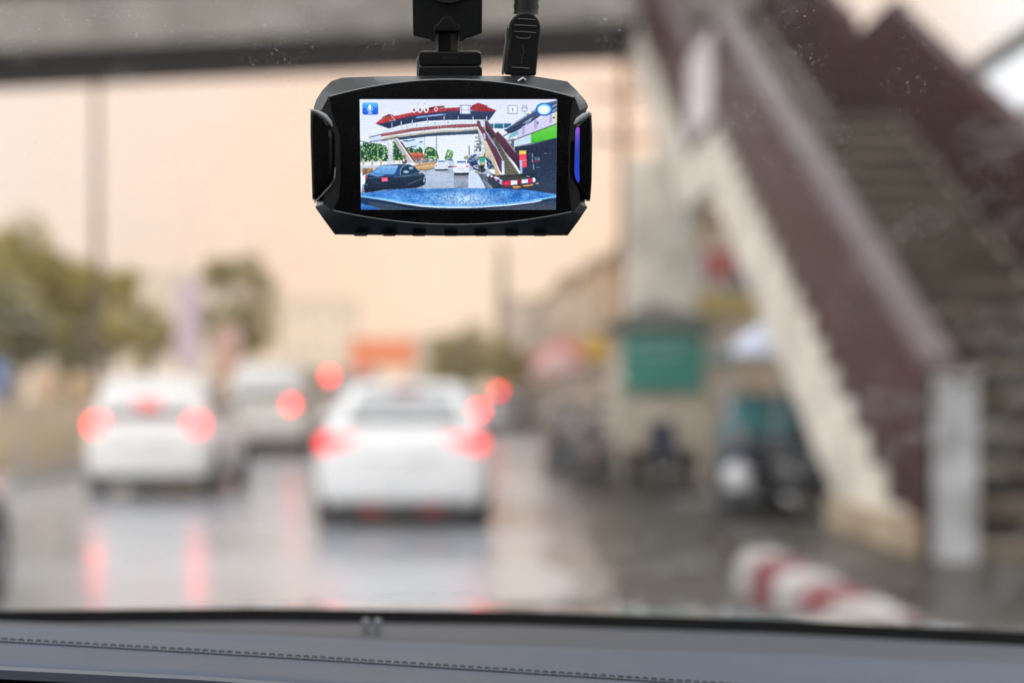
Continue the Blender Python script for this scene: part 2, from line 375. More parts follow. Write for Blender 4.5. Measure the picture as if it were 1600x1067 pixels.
# ------------------------------------------------------------------ cars
def ring_body(y, w_, zb_, zt_):
    h = zt_ - zb_
    half = [(w_ * .84, zb_), (w_ * .97, zb_ + .10 * h), (w_, zb_ + .38 * h), (w_ * .985, zb_ + .70 * h), (w_ * .93, zb_ + .90 * h), (w_ * .82, zt_), (w_ * .4, zt_ + .015)]
    return [Vector((x, y, z)) for x, z in half] + [Vector((-x, y, z)) for x, z in reversed(half)]
def car(name, label, loc, rz, paint, body, gh, lampm, lamps, wheels=(.85, 3.5), wr=.32, third=None, group='cars queuing on the wet road', cat='car', plate=True, wiper=False, lowred=False, rails=False, gm='glass'):
    t = empty(name, loc, rz, label, cat, group)
    MB().loft([ring_body(*b) for b in body]).build('body', paint, t, smooth=40)
    wmax = max(b[1] for b in body); zbm = min(b[2] for b in body)
    # cabin: (yrb, yrt, yft, yfb, wb, wt, zb, zt)
    yrb, yrt, yft, yfb, wb, wt, zb_, zt_ = gh
    def gring(k):           # k 0..1 from belt to roof
        f = k; y0 = yrb + (yrt - yrb) * f; y1 = yfb + (yft - yfb) * f; ww = wb + (wt - wb) * (max(f, 0) ** 1.3); z = zb_ + (zt_ - zb_) * f
        return [Vector((-ww, y0 + .10, z)), Vector((-ww * .8, y0, z)), Vector((ww * .8, y0, z)), Vector((ww, y0 + .10, z)), Vector((ww, y1 - .1, z)), Vector((ww * .7, y1, z)), Vector((-ww * .7, y1, z)), Vector((-ww, y1 - .1, z))]
    rings = [gring(k) for k in (-.06, .0, .5, .86, .96)]
    top = [Vector((v.x * .78, yrt + .18 + (v.y - yrt) * .86, zt_ + .012)) for v in gring(1)]
    cb = MB().loft(rings + [top]).build('cabin', paint, t, smooth=50)
    def at(k, sx, e):       # point on rear face
        y0 = yrb + (yrt - yrb) * k; ww = (wb + (wt - wb) * (k ** 1.3)) * sx; z = zb_ + (zt_ - zb_) * k
        return Vector((ww, y0 - e, z))
    e = .012
    q = [at(.12, -.76, e), at(.12, .76, e), at(.5, .765, e), at(.88, .73, e), at(.88, -.73, e), at(.5, -.765, e)]
    MB().loft([q, [v + Vector((0, .008, 0)) for v in q]]).build('rear_window', M[gm], t)
    MB().loft([[at(.03, -.78, .02), at(.03, .78, .02), at(.22, .775, .02), at(.22, -.775, .02)], [v + Vector((0, .01, 0)) for v in (at(.03, -.78, .02), at(.03, .78, .02), at(.22, .775, .02), at(.22, -.775, .02))]]).build('window_seal', M['trim'], t)
    def atf(k, sx, e):
        y0 = yfb + (yft - yfb) * k; ww = (wb + (wt - wb) * (k ** 1.3)) * sx; z = zb_ + (zt_ - zb_) * k
        return Vector((ww, y0 + e, z))
    q = [atf(.06, -.68, e), atf(.06, .68, e), atf(.9, .66, e), atf(.9, -.66, e)]
    MB().loft([q, [v + Vector((0, -.006, 0)) for v in q]]).build('windscreen', M[gm], t)
    for sx in (-1, 1):
        def ats(k, f, e):
            y0 = yrb + (yrt - yrb) * k + .10; y1 = yfb + (yft - yfb) * k - .1; ww = wb + (wt - wb) * (k ** 1.3); z = zb_ + (zt_ - zb_) * k
            return Vector((sx * (ww + e), y0 + (y1 - y0) * f, z))
        for f0, f1 in ((.08, .46), (.5, .93)):
            q = [ats(.1, f0, e), ats(.1, f1, e), ats(.86, f1 - .02, e), ats(.86, f0 + .04, e)]
            MB().loft([q, [v - Vector((sx * .006, 0, 0)) for v in q]]).build('side_window', M[gm], t)
        # mirror
        MB().box((sx * (wmax + .07), yfb - .45, zb_ + .1), (.2, .1, .14)).build('mirror', paint, t, bevel=.03)
        for wy in wheels:
            wh = MB().lathe([(wr * .62, -.09), (wr * .92, -.10), (wr, -.06), (wr, .06), (wr * .92, .10), (wr * .62, .09)], 'x', 28, (sx * (wmax - .085), wy, wr)).build('wheel', M['rubber'], t, smooth=40)
            rm = MB().lathe([(wr * .62, -.085), (wr * .60, .085)], 'x', 24, (sx * (wmax - .085), wy, wr))
            for k in range(5):
                a = k * 2 * math.pi / 5
                rm.box((sx * (wmax + .012), wy + math.cos(a) * wr * .3, wr + math.sin(a) * wr * .3), (.03, wr * .5, .05), Matrix.Rotation(a, 3, 'X'))
            rm.build('rim', M['rim'], wh)
            pr = [(wr + .055, 0)]
            MB().lathe([(wr + .05, -.02), (wr + .05, .008)], 'x', 28, (sx * (wmax + .0), wy, wr + .01)).build('wheel_arch', M['trim'], t)
        # lamps
        for (x0, x1, z0, z1, y0, lm_) in lamps:
            a, b = (x0, x1) if sx > 0 else (-x1, -x0)
            MB().b2((a, y0 - .03, z0), (b, y0 + .16, z1)).build('tail_lamp', lm_, t, bevel=.02)
    if third:
        MB().b2((-.16, third[0] - .03, third[1] - .025), (.16, third[0] + .03, third[1] + .025)).build('brake_light', third[2], t)
    # lower bumper, plate
    b1 = body[1]
    MB().b2((-b1[1] * .86, .02, zbm - .08), (b1[1] * .86, .25, zbm + .06)).build('bumper', M['trim'], t, bevel=.02)
    if lowred:
        for sx in (-1, 1):
            MB().b2((sx * .30 - .09, -.012, zbm - .05), (sx * .30 + .09, .018, zbm + .03)).build('bumper_reflection', M['lampoff'], t, bevel=.01)  # red blocks paint in reflections low on the bumper
    MB().b2((-wmax * .86, .5, .14), (wmax * .86, body[-2][0] - .3, zbm + .06)).build('underbody', M['trim'], t)
    if plate:
        MB().b2((-.20, -.028, zbm + .34), (.20, -.012, zbm + .46)).build('licence_plate', M['plate'], t)
        MB().b2((-.40, -.022, zbm + .50), (.40, .02, zbm + .53)).build('chrome_strip', M['chrome'], t)
    if rails:
        for sx in (-1, 1):
            MB().tube([(sx * wt * .86, yrt + .1, zt_ + .0), (sx * wt * .86, yrt + .2, zt_ + .06), (sx * wt * .86, yft - .3, zt_ + .06), (sx * wt * .86, yft - .2, zt_)], .018).build('roof_rail', M['trim'], t)
    return t
SEDAN = [(0, .72, .36, .90), (.05, .80, .27, .98), (.14, .86, .235, 1.03), (.5, .895, .225, 1.05), (1.2, .90, .225, 1.02), (2.4, .90, .225, 1.0), (3.4, .89, .225, .96), (4.1, .85, .24, .86), (4.45, .74, .28, .75), (4.55, .6, .35, .66)]
HATCH = [(0, .68, .36, .92), (.05, .76, .28, 1.00), (.14, .83, .255, 1.06), (.5, .855, .245, 1.08), (1.2, .86, .245, 1.04), (2.2, .86, .245, 1.0), (3.0, .85, .245, .98), (3.6, .80, .26, .88), (3.85, .70, .3, .76), (3.95, .56, .36, .66)]
VAN = [(0, .80, .50, 1.20), (.05, .90, .42, 1.30), (.14, .95, .40, 1.35), (.6, .97, .38, 1.36), (2.5, .97, .38, 1.34), (3.8, .97, .38, 1.28), (4.5, .94, .38, 1.12), (4.9, .82, .42, .95), (5.0, .66, .46, .8)]
SUV = [(0, .76, .45, 1.02), (.05, .85, .37, 1.1), (.14, .91, .34, 1.16), (.6, .925, .33, 1.16), (2.0, .93, .33, 1.12), (3.4, .92, .33, 1.08), (4.3, .88, .35, .98), (4.6, .74, .4, .86), (4.7, .6, .46, .76)]
carA = car('white_sedan', 'white sedan with wide lit tail lamps, nearest in our lane', (wp(627, VPY, 14.3).x, 14.3, 0), 0, M['white'], SEDAN,
    (.50, 1.05, 2.35, 3.35, .79, .60, 1.03, 1.50), None, [(.40, .845, .80, .955, .045, M['tail']), (.52, .83, .85, .91, .015, M['faint'])], wheels=(.95, 3.65), third=(.93, 1.43, M['lampoff']), lowred=True)
carB = car('white_hatchback', 'tall white hatchback with round glowing brake lamps in the left lane', (wp(227, VPY, 19.1).x, 19.1, 0), 0, M['pearl'], HATCH,
    (.10, .42, 2.1, 3.1, .78, .64, 1.05, 1.63), None, [(.58, .77, .90, 1.07, .03, M['brake'])], wheels=(.7, 3.2), wr=.30, third=(.10, 1.30, M['faint']))
carC = car('silver_van', 'warm silver van ahead of the white hatchback, one brake lamp glowing', (wp(415, VPY, 33.5).x, 33.5, 0), 0, M['silver'], VAN,
    (.08, .28, 3.7, 4.6, .93, .80, 1.34, 2.22), None, [(.70, .90, 1.12, 1.36, .03, M['lampoff'])], wheels=(1.0, 4.0), wr=.34)
MB().b2((.52, -.03, 1.12), (.68, .16, 1.34)).build('brake_light', M['brake'], carC, bevel=.02)
MB().b2((-.94, -.02, .56), (-.76, .1, .70)).build('low_red_light', M['faint'], carC, bevel=.02)  # dim red light added low on the van's left side
carD = car('grey_suv', 'dark grey car hidden ahead of the white sedan, right brake lamp showing', (wp(690, VPY, 30).x, 30.0, 0), 0, M['dgrey'], SUV,
    (.10, .40, 2.9, 3.8, .86, .70, 1.14, 1.55), None, [(.62, .88, 1.02, 1.20, .03, M['bright'])], wheels=(.9, 3.8), wr=.34, gm='dglass')
carE = car('dark_suv', 'distant dark car with single red light near the right roadside', (wp(795, VPY, 56).x, 56, 0), 0, M['dgrey'], SUV,
    (.10, .40, 2.9, 3.8, .86, .70, 1.14, 1.78), None, [(.62, .86, .95, 1.12, .03, M['lampoff'])], wheels=(.9, 3.8), wr=.34, gm='dglass')
MB().b2((-.55, .10, 1.62), (-.25, .2, 1.82)).build('brake_light', M['brake'], carE)
carF = car('black_sedan', 'black sedan at the far left edge, only its front corner showing', (-3.82, 5.40, 0), R(1.5), M['black'], SEDAN,
    (.50, 1.05, 2.35, 3.35, .79, .60, 1.03, 1.46), None, [(.44, .86, .80, .94, .03, M['lampoff'])], wheels=(.95, 3.62))
for sx in (-1, 1):
    MB().b2((sx * .62 - .16, 4.22, .62), (sx * .62 + .16, 4.46, .76)).build('headlamp', mat('clear lamp', (.5, .5, .5), .1), carF, bevel=.03)
# the far queue
fars = [(515, 588, 62, 'small lorry far down the left lane with a high red lamp', 'lorry'), (562, 580, 95, 'pale lorry at the far end of the queue', 'lorry')]
for u, v, Y, lab, cat in fars:
    p = wp(u, v, Y)
    t = empty('lorry', (p.x, Y, 0), 0, lab, cat, 'lorries far down the road')
    MB().b2((-1.0, 0, .7), (1.0, 3.4, p.z + .35)).build('cargo_box', mat('dull cargo box', (.35, .30, .26), .6), t, bevel=.05)
    MB().b2((-.95, 3.5, .5), (.95, 5.0, 2.3)).build('cab', M['silver'], t, bevel=.12)
    MB().b2((-.9, .1, .45), (.9, 3.45, .698)).build('chassis', M['trim'], t)
    MB().b2((-.16, -.06, p.z - .16), (.16, 0, p.z + .16)).build('brake_light', M['brake'] if Y < 80 else M['tail'], t)
    for sx in (-1, 1):
        for wy in (.8, 4.0):
            MB().lathe([(.25, -.12), (.4, -.12), (.42, 0), (.4, .12), (.25, .12)], 'x', 20, (sx * .8, wy, .42)).build('wheel', M['rubber'], t)

# ------------------------------------------------------------------ motorbikes
def motorbike(label, loc, rz, paint, group='motorbikes parked on the forecourt'):
    t = empty('motorbike', loc, rz, label, 'motorbike', group)
    for y in (-.62, .62):
        wl = MB().lathe([(.22, -.04), (.27, -.05), (.30, 0), (.27, .05), (.22, .04)], 'x', 28, (0, y, .30)).build('wheel', M['rubber'], t, smooth=50)
        rm = MB().lathe([(.06, -.05), (.06, .05)], 'x', 12, (0, y, .30))
        for k in range(8):
            a = k * math.pi / 4; rm.tube([(0, y + math.cos(a) * .05, .3 + math.sin(a) * .05), (0, y + math.cos(a) * .23, .3 + math.sin(a) * .23)], .008, 5)
        rm.build('rim', M['rim'], wl)
    MB().loft([[Vector((x, y, z)) for x, z in ((-w_, z0), (w_, z0), (w_ * 1.1, (z0 + z1) / 2), (w_ * .7, z1), (-w_ * .7, z1), (-w_ * 1.1, (z0 + z1) / 2))] for y, w_, z0, z1 in ((-.85, .05, .62, .72), (-.5, .12, .48, .72), (-.1, .13, .30, .66), (.15, .10, .28, .50), (.35, .14, .34, .80), (.5, .13, .60, .98), (.58, .08, .72, .95))]).build('body', paint, t, smooth=50)
    MB().loft([[Vector((x, y, z)) for x, z in ((-w_, z0), (w_, z0), (w_ * .8, z0 + .08), (-w_ * .8, z0 + .08))] for y, w_, z0 in ((-.72, .09, .74), (-.4, .14, .72), (0, .13, .70), (.18, .08, .66))]).build('seat', M['trim'], t, smooth=50)
    MB().tube([(0, .62, .3), (0, .50, .75), (0, .42, 1.0)], .03).build('fork', M['chrome'], t)
    MB().tube([(-.34, .26, 1.0), (-.2, .4, 1.04), (0, .43, 1.02), (.2, .4, 1.04), (.34, .26, 1.0)], .016).build('handlebar', M['trim'], t)
    for sx in (-1, 1):
        MB().tube([(sx * .2, .4, 1.04), (sx * .27, .38, 1.2)], .008).lathe([(.02, -.01), (.06, 0), (.02, .012)], 'y', 14, (sx * .29, .38, 1.24)).build('mirror', M['trim'], t)
    MB().lathe([(.03, .06), (.09, .05), (.10, 0), (.07, -.06)], 'y', 20, (0, .58, .92)).build('headlamp', mat('headlamp glass', (.16, .16, .17), .15), t, smooth=50)
    MB().b2((-.06, -.92, .62), (.06, -.85, .70)).build('tail_lamp', M['lampoff'], t)
    MB().tube([(.12, -.7, .35), (.12, -.2, .28), (.1, .1, .25)], [.045, .04, .02]).build('exhaust', M['chrome'], t)
    return t
MBK = mat('black motorbike paint', (.015, .016, .02), .25, coat=.8)
motorbike('black motorbike nearest the stairs under the beige stringer', (3.55, 15.2, 0), R(200), MBK)
motorbike('dark motorbike parked behind the black one beside the glass cart', (3.25, 16.2, 0), R(155), mat('navy motorbike paint', (.02, .03, .06), .25, coat=.8))
motorbike('black motorbike at the road edge just before the green kiosk', (1.95, 21.8, 0), R(12), MBK)
motorbike('black motorbike standing behind the pale silver one', (1.75, 27.6, 0), R(-6), MBK)
motorbike('dark motorbike turned sideways beside the kiosk', (2.1, 24.0, 0), R(60), MBK)
motorbike('pale silver motorbike at the road edge left of the green kiosk', (2.15, 25.5, 0), R(10), mat('pale motorbike paint', (.5, .48, .5), .3, coat=.6))
motorbike('red and white motorbike at the road edge beyond the silver one', (2.3, 29.5, 0), R(5), mat('red motorbike paint', (.55, .12, .12), .3, coat=.6))
motorbike('blue motorbike farthest along the right kerb', (2.4, 34.5, 0), R(-8), mat('blue motorbike paint', (.12, .16, .28), .3, coat=.6))

# ------------------------------------------------------------------ kiosk, vendor carts, parasols, bins on the right
kx, ky = 3.05, 22.9
ks = empty('kiosk', (kx, ky, 0), 0, 'beige roadside kiosk with a large green board and dark roof', 'kiosk')
beige = mat('beige painted board', (.50, .43, .34), .7, var=.15, vscale=2)
mb = MB().b2((-.72, -.70, 0), (-.58, -.58, 2.4)).b2((.58, -.70, 0), (.72, -.58, 2.4)).b2((-.72, .6, 0), (-.58, .72, 2.4)).b2((.58, .6, 0), (.72, .72, 2.4))
mb.build('post', beige, ks)
MB().b2((-.575, -.66, .55), (.575, -.61, 1.45)).b2((-.66, -.575, .2), (-.60, .595, 2.4)).b2((.60, -.575, .2), (.66, .595, 2.4)).b2((-.575, .62, .2), (.575, .68, 2.4)).build('wall', beige, ks)
bd = MB().b2((-.62, -.78, 1.46), (.62, -.705, 2.42)).build('signboard', mat('green signboard', (.035, .22, .17), .4, var=.15, vscale=5), ks, bevel=.01)
MB().b2((-.5, -.785, 2.22), (.5, -.781, 2.28)).b2((-.45, -.785, 2.02), (.3, -.781, 2.07)).build('lettering', mat('pale sign strokes', (.25, .45, .38), .5), bd)
MB().loft([[Vector((x * 1.02, y * 1.02, 2.44)) for x, y in ((-.9, -.95), (.9, -.95), (.9, .9), (-.9, .9))], [Vector((x, y, 2.52)) for x, y in ((-.88, -.93), (.88, -.93), (.88, .88), (-.88, .88))], [Vector((x, y, 2.86)) for x, y in ((-.12, -.1), (.12, -.1), (.12, .1), (-.12, .1))]]).build('roof', mat('dark kiosk roof', (.10, .10, .085), .7), ks)
# office chair beside it
ch = empty('chair', (3.05, 21.4, 0), R(20), 'navy plastic chair standing in front of the green kiosk', 'chair')
nv = mat('navy plastic', (.02, .028, .055), .45)
MB().b2((-.25, -.25, .42), (.25, .25, .47)).build('seat', nv, ch, bevel=.02)
MB().box((0, .26, .75), (.48, .05, .52), Matrix.Rotation(R(-10), 3, 'X')).build('backrest', nv, ch, bevel=.02)
for sx in (-1, 1):
    for sy in (-1, 1):
        MB().tube([(sx * .2, sy * .2, .42), (sx * .25, sy * .25, 0)], [.025, .018]).build('leg', nv, ch)

ct = empty('vendor_cart', (4.0, 18.2, 0), R(6), 'food cart with teal glass case and mint canopy under the stairs', 'vendor cart')
MB().b2((-.75, -.45, .40), (.75, .45, .86)).build('counter', mat('cart steel', (.12, .16, .18), .35, metal=.4), ct, bevel=.02)
MB().b2((-.72, -.4, .863), (.12, .4, 1.36)).build('glass_case', mat('teal glass', (.08, .30, .32), .12, var=.3, vscale=5), ct, bevel=.01)
MB().b2((-.74, -.42, 1.363), (.14, .42, 1.40)).build('shelf', M['galv'], ct)
MB().b2((-.1, -.5, 1.50), (.78, -.42, 1.84)).build('canopy_edge', mat('mint canopy cloth', (.20, .42, .35), .7), ct)
MB().b2((-.80, -.40, 1.85), (.80, .55, 1.90)).build('canopy', mat('mint canopy cloth', (.18, .38, .32), .7), ct)
for sx in (-1, 1):
    MB().tube([(sx * .7, -.38, .86), (sx * .7, -.38, 1.85)], .02).build('post', M['galv'], ct)
    MB().tube([(sx * .7, .38, .86), (sx * .7, .38, 1.85)], .02).build('post', M['galv'], ct)
    MB().lathe([(.20, -.03), (.26, -.03), (.26, .03), (.20, .03)], 'x', 24, (sx * .80, 0, .26)).build('wheel', M['rubber'], ct)
MB().b2((-.7, -.3, .28), (.7, .3, .398)).build('chassis', M['trim'], ct)

cb0 = empty('cool_box', (4.42, 18.2, .861), R(6), 'red cool box with white lid standing on the food cart', 'cool box')
MB().b2((-.25, -.28, 0), (.25, .28, .30)).build('body', mat('red plastic', (.42, .06, .06), .4), cb0, bevel=.02)
MB().b2((-.26, -.29, .303), (.26, .29, .36)).build('lid', mat('greyish lid', (.4, .38, .38), .4), cb0, bevel=.015)
def parasol(label, loc, r, h, m_, group='parasols over the right roadside stalls', tilt=0):
    t = empty('parasol', loc, 0, label, 'parasol', group)
    rings = []
    n = 8
    def rg(rr, z): return [Vector((rr * math.cos(2 * math.pi * k / 16) * (1 if k % 2 == 0 else .95), rr * math.sin(2 * math.pi * k / 16) * (1 if k % 2 == 0 else .95), z)) for k in range(16)]
    c = MB().loft([rg(r, h - .14), rg(r, h), rg(r * .55, h + .26), rg(.05, h + .45), rg(.045, h + .43), rg(r * .55, h + .235), rg(r * .98, h - .02), rg(r * .985, h - .14)], cap=False)
    c.build('canopy', m_, t)
    MB().tube([(0, 0, 0), (0, 0, h + .44)], .025).build('pole', M['galv'], t)
    MB().lathe([(.25, 0), (.25, .08), (.1, .12)], 'z', 20).build('base', M['trim'], t)
    t.rotation_euler = (0, R(tilt), 0)
    return t
parasol('pale blue white parasol tilted beside the stringer of the stairs', (3.60, 17.0, 0), .62, 1.95, mat('pale blue cloth', (.62, .66, .80), .7, var=.05), tilt=6)
parasol('pink and white parasol nearest the road', (2.0, 31, 0), .62, 2.0, mat('pink white cloth', (.60, .46, .45), .7, col2=(.50, .22, .20), vscale=2))
parasol('red topped parasol beyond the pink one', (2.6, 38, 0), .9, 2.5, mat('washed red cloth', (.62, .16, .13), .7))
parasol('grey parasol behind the kiosk', (4.3, 27, 0), .8, 2.1, mat('grey mauve cloth', (.20, .17, .19), .7))

def board(name, label, u0, v0, u1, v1, Y, m_, cat='sign', post=True, group=None, X2=None):
    a, b = wp(u0, v0, Y), wp(u1, v1, Y)
    t = empty(name, ((a.x + b.x) / 2, Y, 0), 0, label, cat, group)
    w2 = abs(b.x - a.x) / 2
    MB().b2((-w2, -.06, b.z), (w2, .06, a.z)).build('board', m_, t, bevel=.02)
    MB().b2((-w2 - .03, .062, b.z - .03), (w2 + .03, .11, a.z + .03)).build('frame', M['galv'], t)
    for sx in ((-1, 1) if w2 > .9 else (0,)):
        MB().tube([(sx * w2 * .7, .17, 0), (sx * w2 * .7, .17, a.z)], .05).build('post', M['galv'], t)
    return t
board('signboard', 'yellow sign on a post left of the green kiosk', 912, 528, 972, 562, 33, mat('yellow sign paint', (.75, .45, .04), .5))
board('signboard', 'white sign beside the red one behind the stair pier', 1060, 398, 1098, 470, 33, mat('white sign paint', (.62, .62, .60), .5))
board('signboard', 'red sign hanging high behind the stair pier', 1100, 392, 1148, 436, 34, mat('red sign paint', (.45, .07, .06), .5))
board('signboard', 'mustard sign under the red one beside the stringer', 1090, 456, 1205, 496, 32, mat('mustard sign paint', (.45, .33, .12), .5))
board('signboard', 'orange banner board spanning the far end of the road', 548, 529, 650, 572, 120, mat('orange banner', (.80, .20, .06), .5, emit=None))
board('banner', 'tall lavender banner standing by the left fence', 274, 440, 312, 572, 58, mat('lavender banner', (.58, .45, .52), .6))
board('signboard', 'rounded pink board on the left pavement behind the hatchback', 337, 512, 373, 612, 50, mat('pink board', (.66, .36, .27), .6))
board('signboard', 'small blue sign at the left edge of the fence', -14, 566, 12, 622, 25, mat('blue sign', (.10, .20, .40), .5))
# crate with a white water jug by the motorbikes
cr_ = empty('crate', (2.83, 14.9, 0), R(8), 'dark plastic crate standing in front of the motorbikes', 'crate')
kb = MB().b2((-.22, -.17, 0), (.22, .17, .03)).b2((-.22, -.17, .033), (-.20, .17, .36)).b2((.20, -.17, .033), (.22, .17, .36))
for z in (.06, .16, .26): kb.b2((-.197, -.17, z), (.197, -.15, z + .08)).b2((-.197, .15, z), (.197, .17, z + .08))
kb.b2((-.22, -.17, .363), (.22, .17, .375)).build('body', M['trim'], cr_)
jg = empty('water_jug', (2.83, 14.9, .376), 0, 'round white water jug resting on the dark crate', 'jug')
MB().lathe([(.10, 0), (.15, .03), (.16, .12), (.14, .22), (.05, .27)], 'z', 24).build('body', mat('white jug plastic', (.6, .6, .62), .4), jg, smooth=50)
MB().lathe([(.05, .272), (.05, .31)], 'z', 16).build('cap', mat('jug cap', (.4, .42, .5), .5), jg, smooth=40)

# ------------------------------------------------------------------ shop buildings on the right
def shop(label, x0, x1, y0, y1, h, wall, floors, group='shop houses along the right of the road', bays=None, face='x'):
    t = empty('shop_house', ((x0 + x1) / 2, (y0 + y1) / 2, 0), 0, label, 'building', group)
    hx, hy = (x1 - x0) / 2, (y1 - y0) / 2
    MB().b2((-hx, -hy, 0), (hx, hy, h)).build('wall', wall, t)
    MB().b2((-hx - .25, -hy - .25, h + .003), (hx + .25, hy + .25, h + .28)).build('roof', mat('roof slab', (.36, .25, .16), .8), t)
    win = mat('dark shop glass', (.06, .065, .07), .15)
    fh = h / floors; n = max(1, int((y1 - y0) / 2.6))
    for f in range(floors):
        for k in range(n):
            yy = -hy + (k + .5) * (2 * hy) / n
            z0 = f * fh + (.2 if f == 0 else .8); z1 = f * fh + fh - .6
            wn = MB().b2((-hx - .03, yy - .8, z0), (-hx + .02, yy + .8, z1)).build('window', win, t)
        if f == 0:
            MB().b2((-hx - 1.2, -hy + .1, fh - .35), (-hx - .003, hy - .1, fh - .22)).build('awning', mat('awning', random.choice([(.35, .12, .08), (.15, .22, .2), (.45, .36, .2), (.4, .38, .36)]), .7), t)
    for k in range(max(1, int(2 * hx / 2.6))):
        xx = -hx + 1.3 + k * 2.6
        if xx + .7 < hx:
            MB().b2((xx - .6, -hy - .03, fh + .8), (xx + .6, -hy + .02, fh + 2.0)).build('window', win, t)
    return t
tan = lambda n_, c: mat(n_, c, .8, var=.15, vscale=1)
shop('beige shop house behind the stair pier', 5.6, 12, 35, 43, 5.8, tan('beige wall', (.52, .40, .28)), 2)
shop('terracotta brown shop house next beyond the beige one', 5.2, 12, 44, 54, 6.3, tan('terracotta wall', (.55, .33, .18)), 2)
shop('tan shop house with low roof midway down the right side', 5.0, 12, 55, 68, 6.6, tan('tan wall', (.58, .40, .25)), 2)
shop('pinkish shop house far down the right side', 5.0, 12, 70, 92, 7.4, tan('pinkish wall', (.60, .42, .31)), 2)
shop('grey shop house at the far end of the right row', 5.5, 14, 95, 130, 8.2, tan('grey wall', (.38, .33, .28)), 3)
# market hall to the right of the stairs: long canopy roof above open bays
mk = empty('market_hall', (10, 20, 0), 0, 'market hall with dark canopy roofs right of the stairs', 'building')
MB().b2((1.0, -14, 0), (9, 12, 5.6)).build('wall', mat('mauve grey wall', (.45, .42, .46), .7), mk)
MB().b2((-1.6, -14, 6.75), (-1.35, 12, 6.95)).build('gutter', mat('dark canopy steel', (.16, .16, .165), .5), mk)
cpm = mat('pale canopy sheet', (.8, .8, .8), .6)
_n = cpm.node_tree.nodes; _t = _n.new('ShaderNodeBsdfTranslucent'); _t.inputs[0].default_value = (.85, .87, .9, 1); _x = _n.new('ShaderNodeMixShader'); _x.inputs[0].default_value = .8
cpm.node_tree.links.new(_n['Principled BSDF'].outputs[0], _x.inputs[1]); cpm.node_tree.links.new(_t.outputs[0], _x.inputs[2]); cpm.node_tree.links.new(_x.outputs[0], _n['Material Output'].inputs[0])
MB().add([(-1.345, -14, 6.85), (1.2, -14, 7.1), (1.2, 12, 7.1), (-1.345, 12, 6.85)], [(0, 1, 2, 3)]).build('canopy', cpm, mk)
MB().b2((-.4, -14, 6.2), (-.2, 12, 6.36)).build('beam', mat('grey steel beam', (.15, .15, .155), .5), mk)
MB().b2((.9, -13.9, 4.0), (.997, 11.9, 5.2)).build('fascia_sign', mat('green fascia', (.10, .42, .05), .5), mk)
for k in range(6):
    MB().b2((-.4, -13 + k * 4.8, 0), (-.15, -12.75 + k * 4.8, 6.198)).build('column', M['galv'], mk)

# ------------------------------------------------------------------ far buildings, poles
def block(label, u0, u1, vt, Y, m_, dep=14, rows=4, cols=5, group='pale blocks far beyond the trees'):
    a, b = wp(u0, vt, Y), wp(u1, vt, Y)
    t = empty('apartment_block', ((a.x + b.x) / 2, Y, 0), 0, label, 'building', group)
    w2 = (b.x - a.x) / 2
    MB().b2((-w2, 0, 0), (w2, dep, a.z)).build('wall', m_, t)
    MB().b2((-w2 - .3, -.3, a.z + .003), (w2 + .3, dep + .3, a.z + .5)).build('roof', m_, t)
    win = mat('hazed far window', (.66, .54, .42), .3)  # window colour faded towards the sky, haze painted in
    for r_ in range(rows):
        for c_ in range(cols):
            x = -w2 + (c_ + .5) * 2 * w2 / cols; z = 1.5 + (r_ + .5) * (a.z - 1.5) / rows; q = w2 / cols * .6; hh = (a.z - 1.5) / rows * .28
            MB().b2((x - q, -.04, z - hh), (x + q, .03, z + hh)).build('window', win, t)
block('pale cream block behind the left trees', 165, 318, 430, 120, tan('hazed cream far wall', (.78, .65, .52)))  # wall colour close to the sky, distance haze painted in
block('long pale block left of the orange banner', 425, 545, 470, 170, tan('hazed white far wall', (.82, .66, .50)), rows=3)  # nearly sky-toned wall, haze put into its colour
block('low brown block right of the road end', 800, 880, 470, 190, tan('brown far wall', (.42, .33, .26)), rows=3, cols=4)
block('low grey block at the end of the road', 640, 740, 530, 260, tan('grey far wall', (.45, .38, .33)), rows=2, cols=6)
lp = empty('lamp_post', (wp(151, VPY, 46).x, 46, 0), 0, 'tall thin lamp post rising from the left trees to the footbridge', 'lamp post')
MB().tube([(0, 0, 0), (0, 0, 6), (0, 0, 12.5)], [.16, .13, .10], 12).build('pole', M['brownpole'], lp, smooth=50)
MB().tube([(0, 0, 12.4), (.6, 0, 13.0), (2.0, 0, 13.2)], .05).build('arm', M['brownpole'], lp)
MB().b2((1.8, -.12, 13.1), (2.5, .12, 13.22)).build('lamp_head', M['galv'], lp)
up_ = empty('utility_pole', (wp(974, VPY, 38).x, 38, 0), 0, 'rust brown utility pole with crossarms left of the stair pier', 'utility pole')
rust = mat('rust brown pole', (.34, .17, .08), .7, var=.2)
MB().tube([(0, 0, 0), (0, 0, 10.6)], [.17, .13], 12).build('pole', rust, up_, smooth=50)
for z in (8.2, 9.4):
    MB().b2((-.9, -.16, z), (.9, -.135, z + .12)).build('crossarm', rust, up_)
    for x_ in (-.8, -.4, .4, .8): MB().lathe([(.04, 0), (.06, .06), (.03, .14)], 'z', 10, (x_, -.15, z + .122)).build('insulator', M['galv'], up_)
py = empty('pylon', (wp(785, VPY, 150).x, 150, 0), 0, 'slim brown pylon at the end of the road', 'pylon')
MB().tube([(0, 0, 0), (0, 0, 18)], [.9, .35], 4).build('mast', M['brownpole'], py)
for z in (8, 11, 14): MB().box((0, 0, z), (2.4 - z * .08, .2, .25)).build('crossarm', M['brownpole'], py)

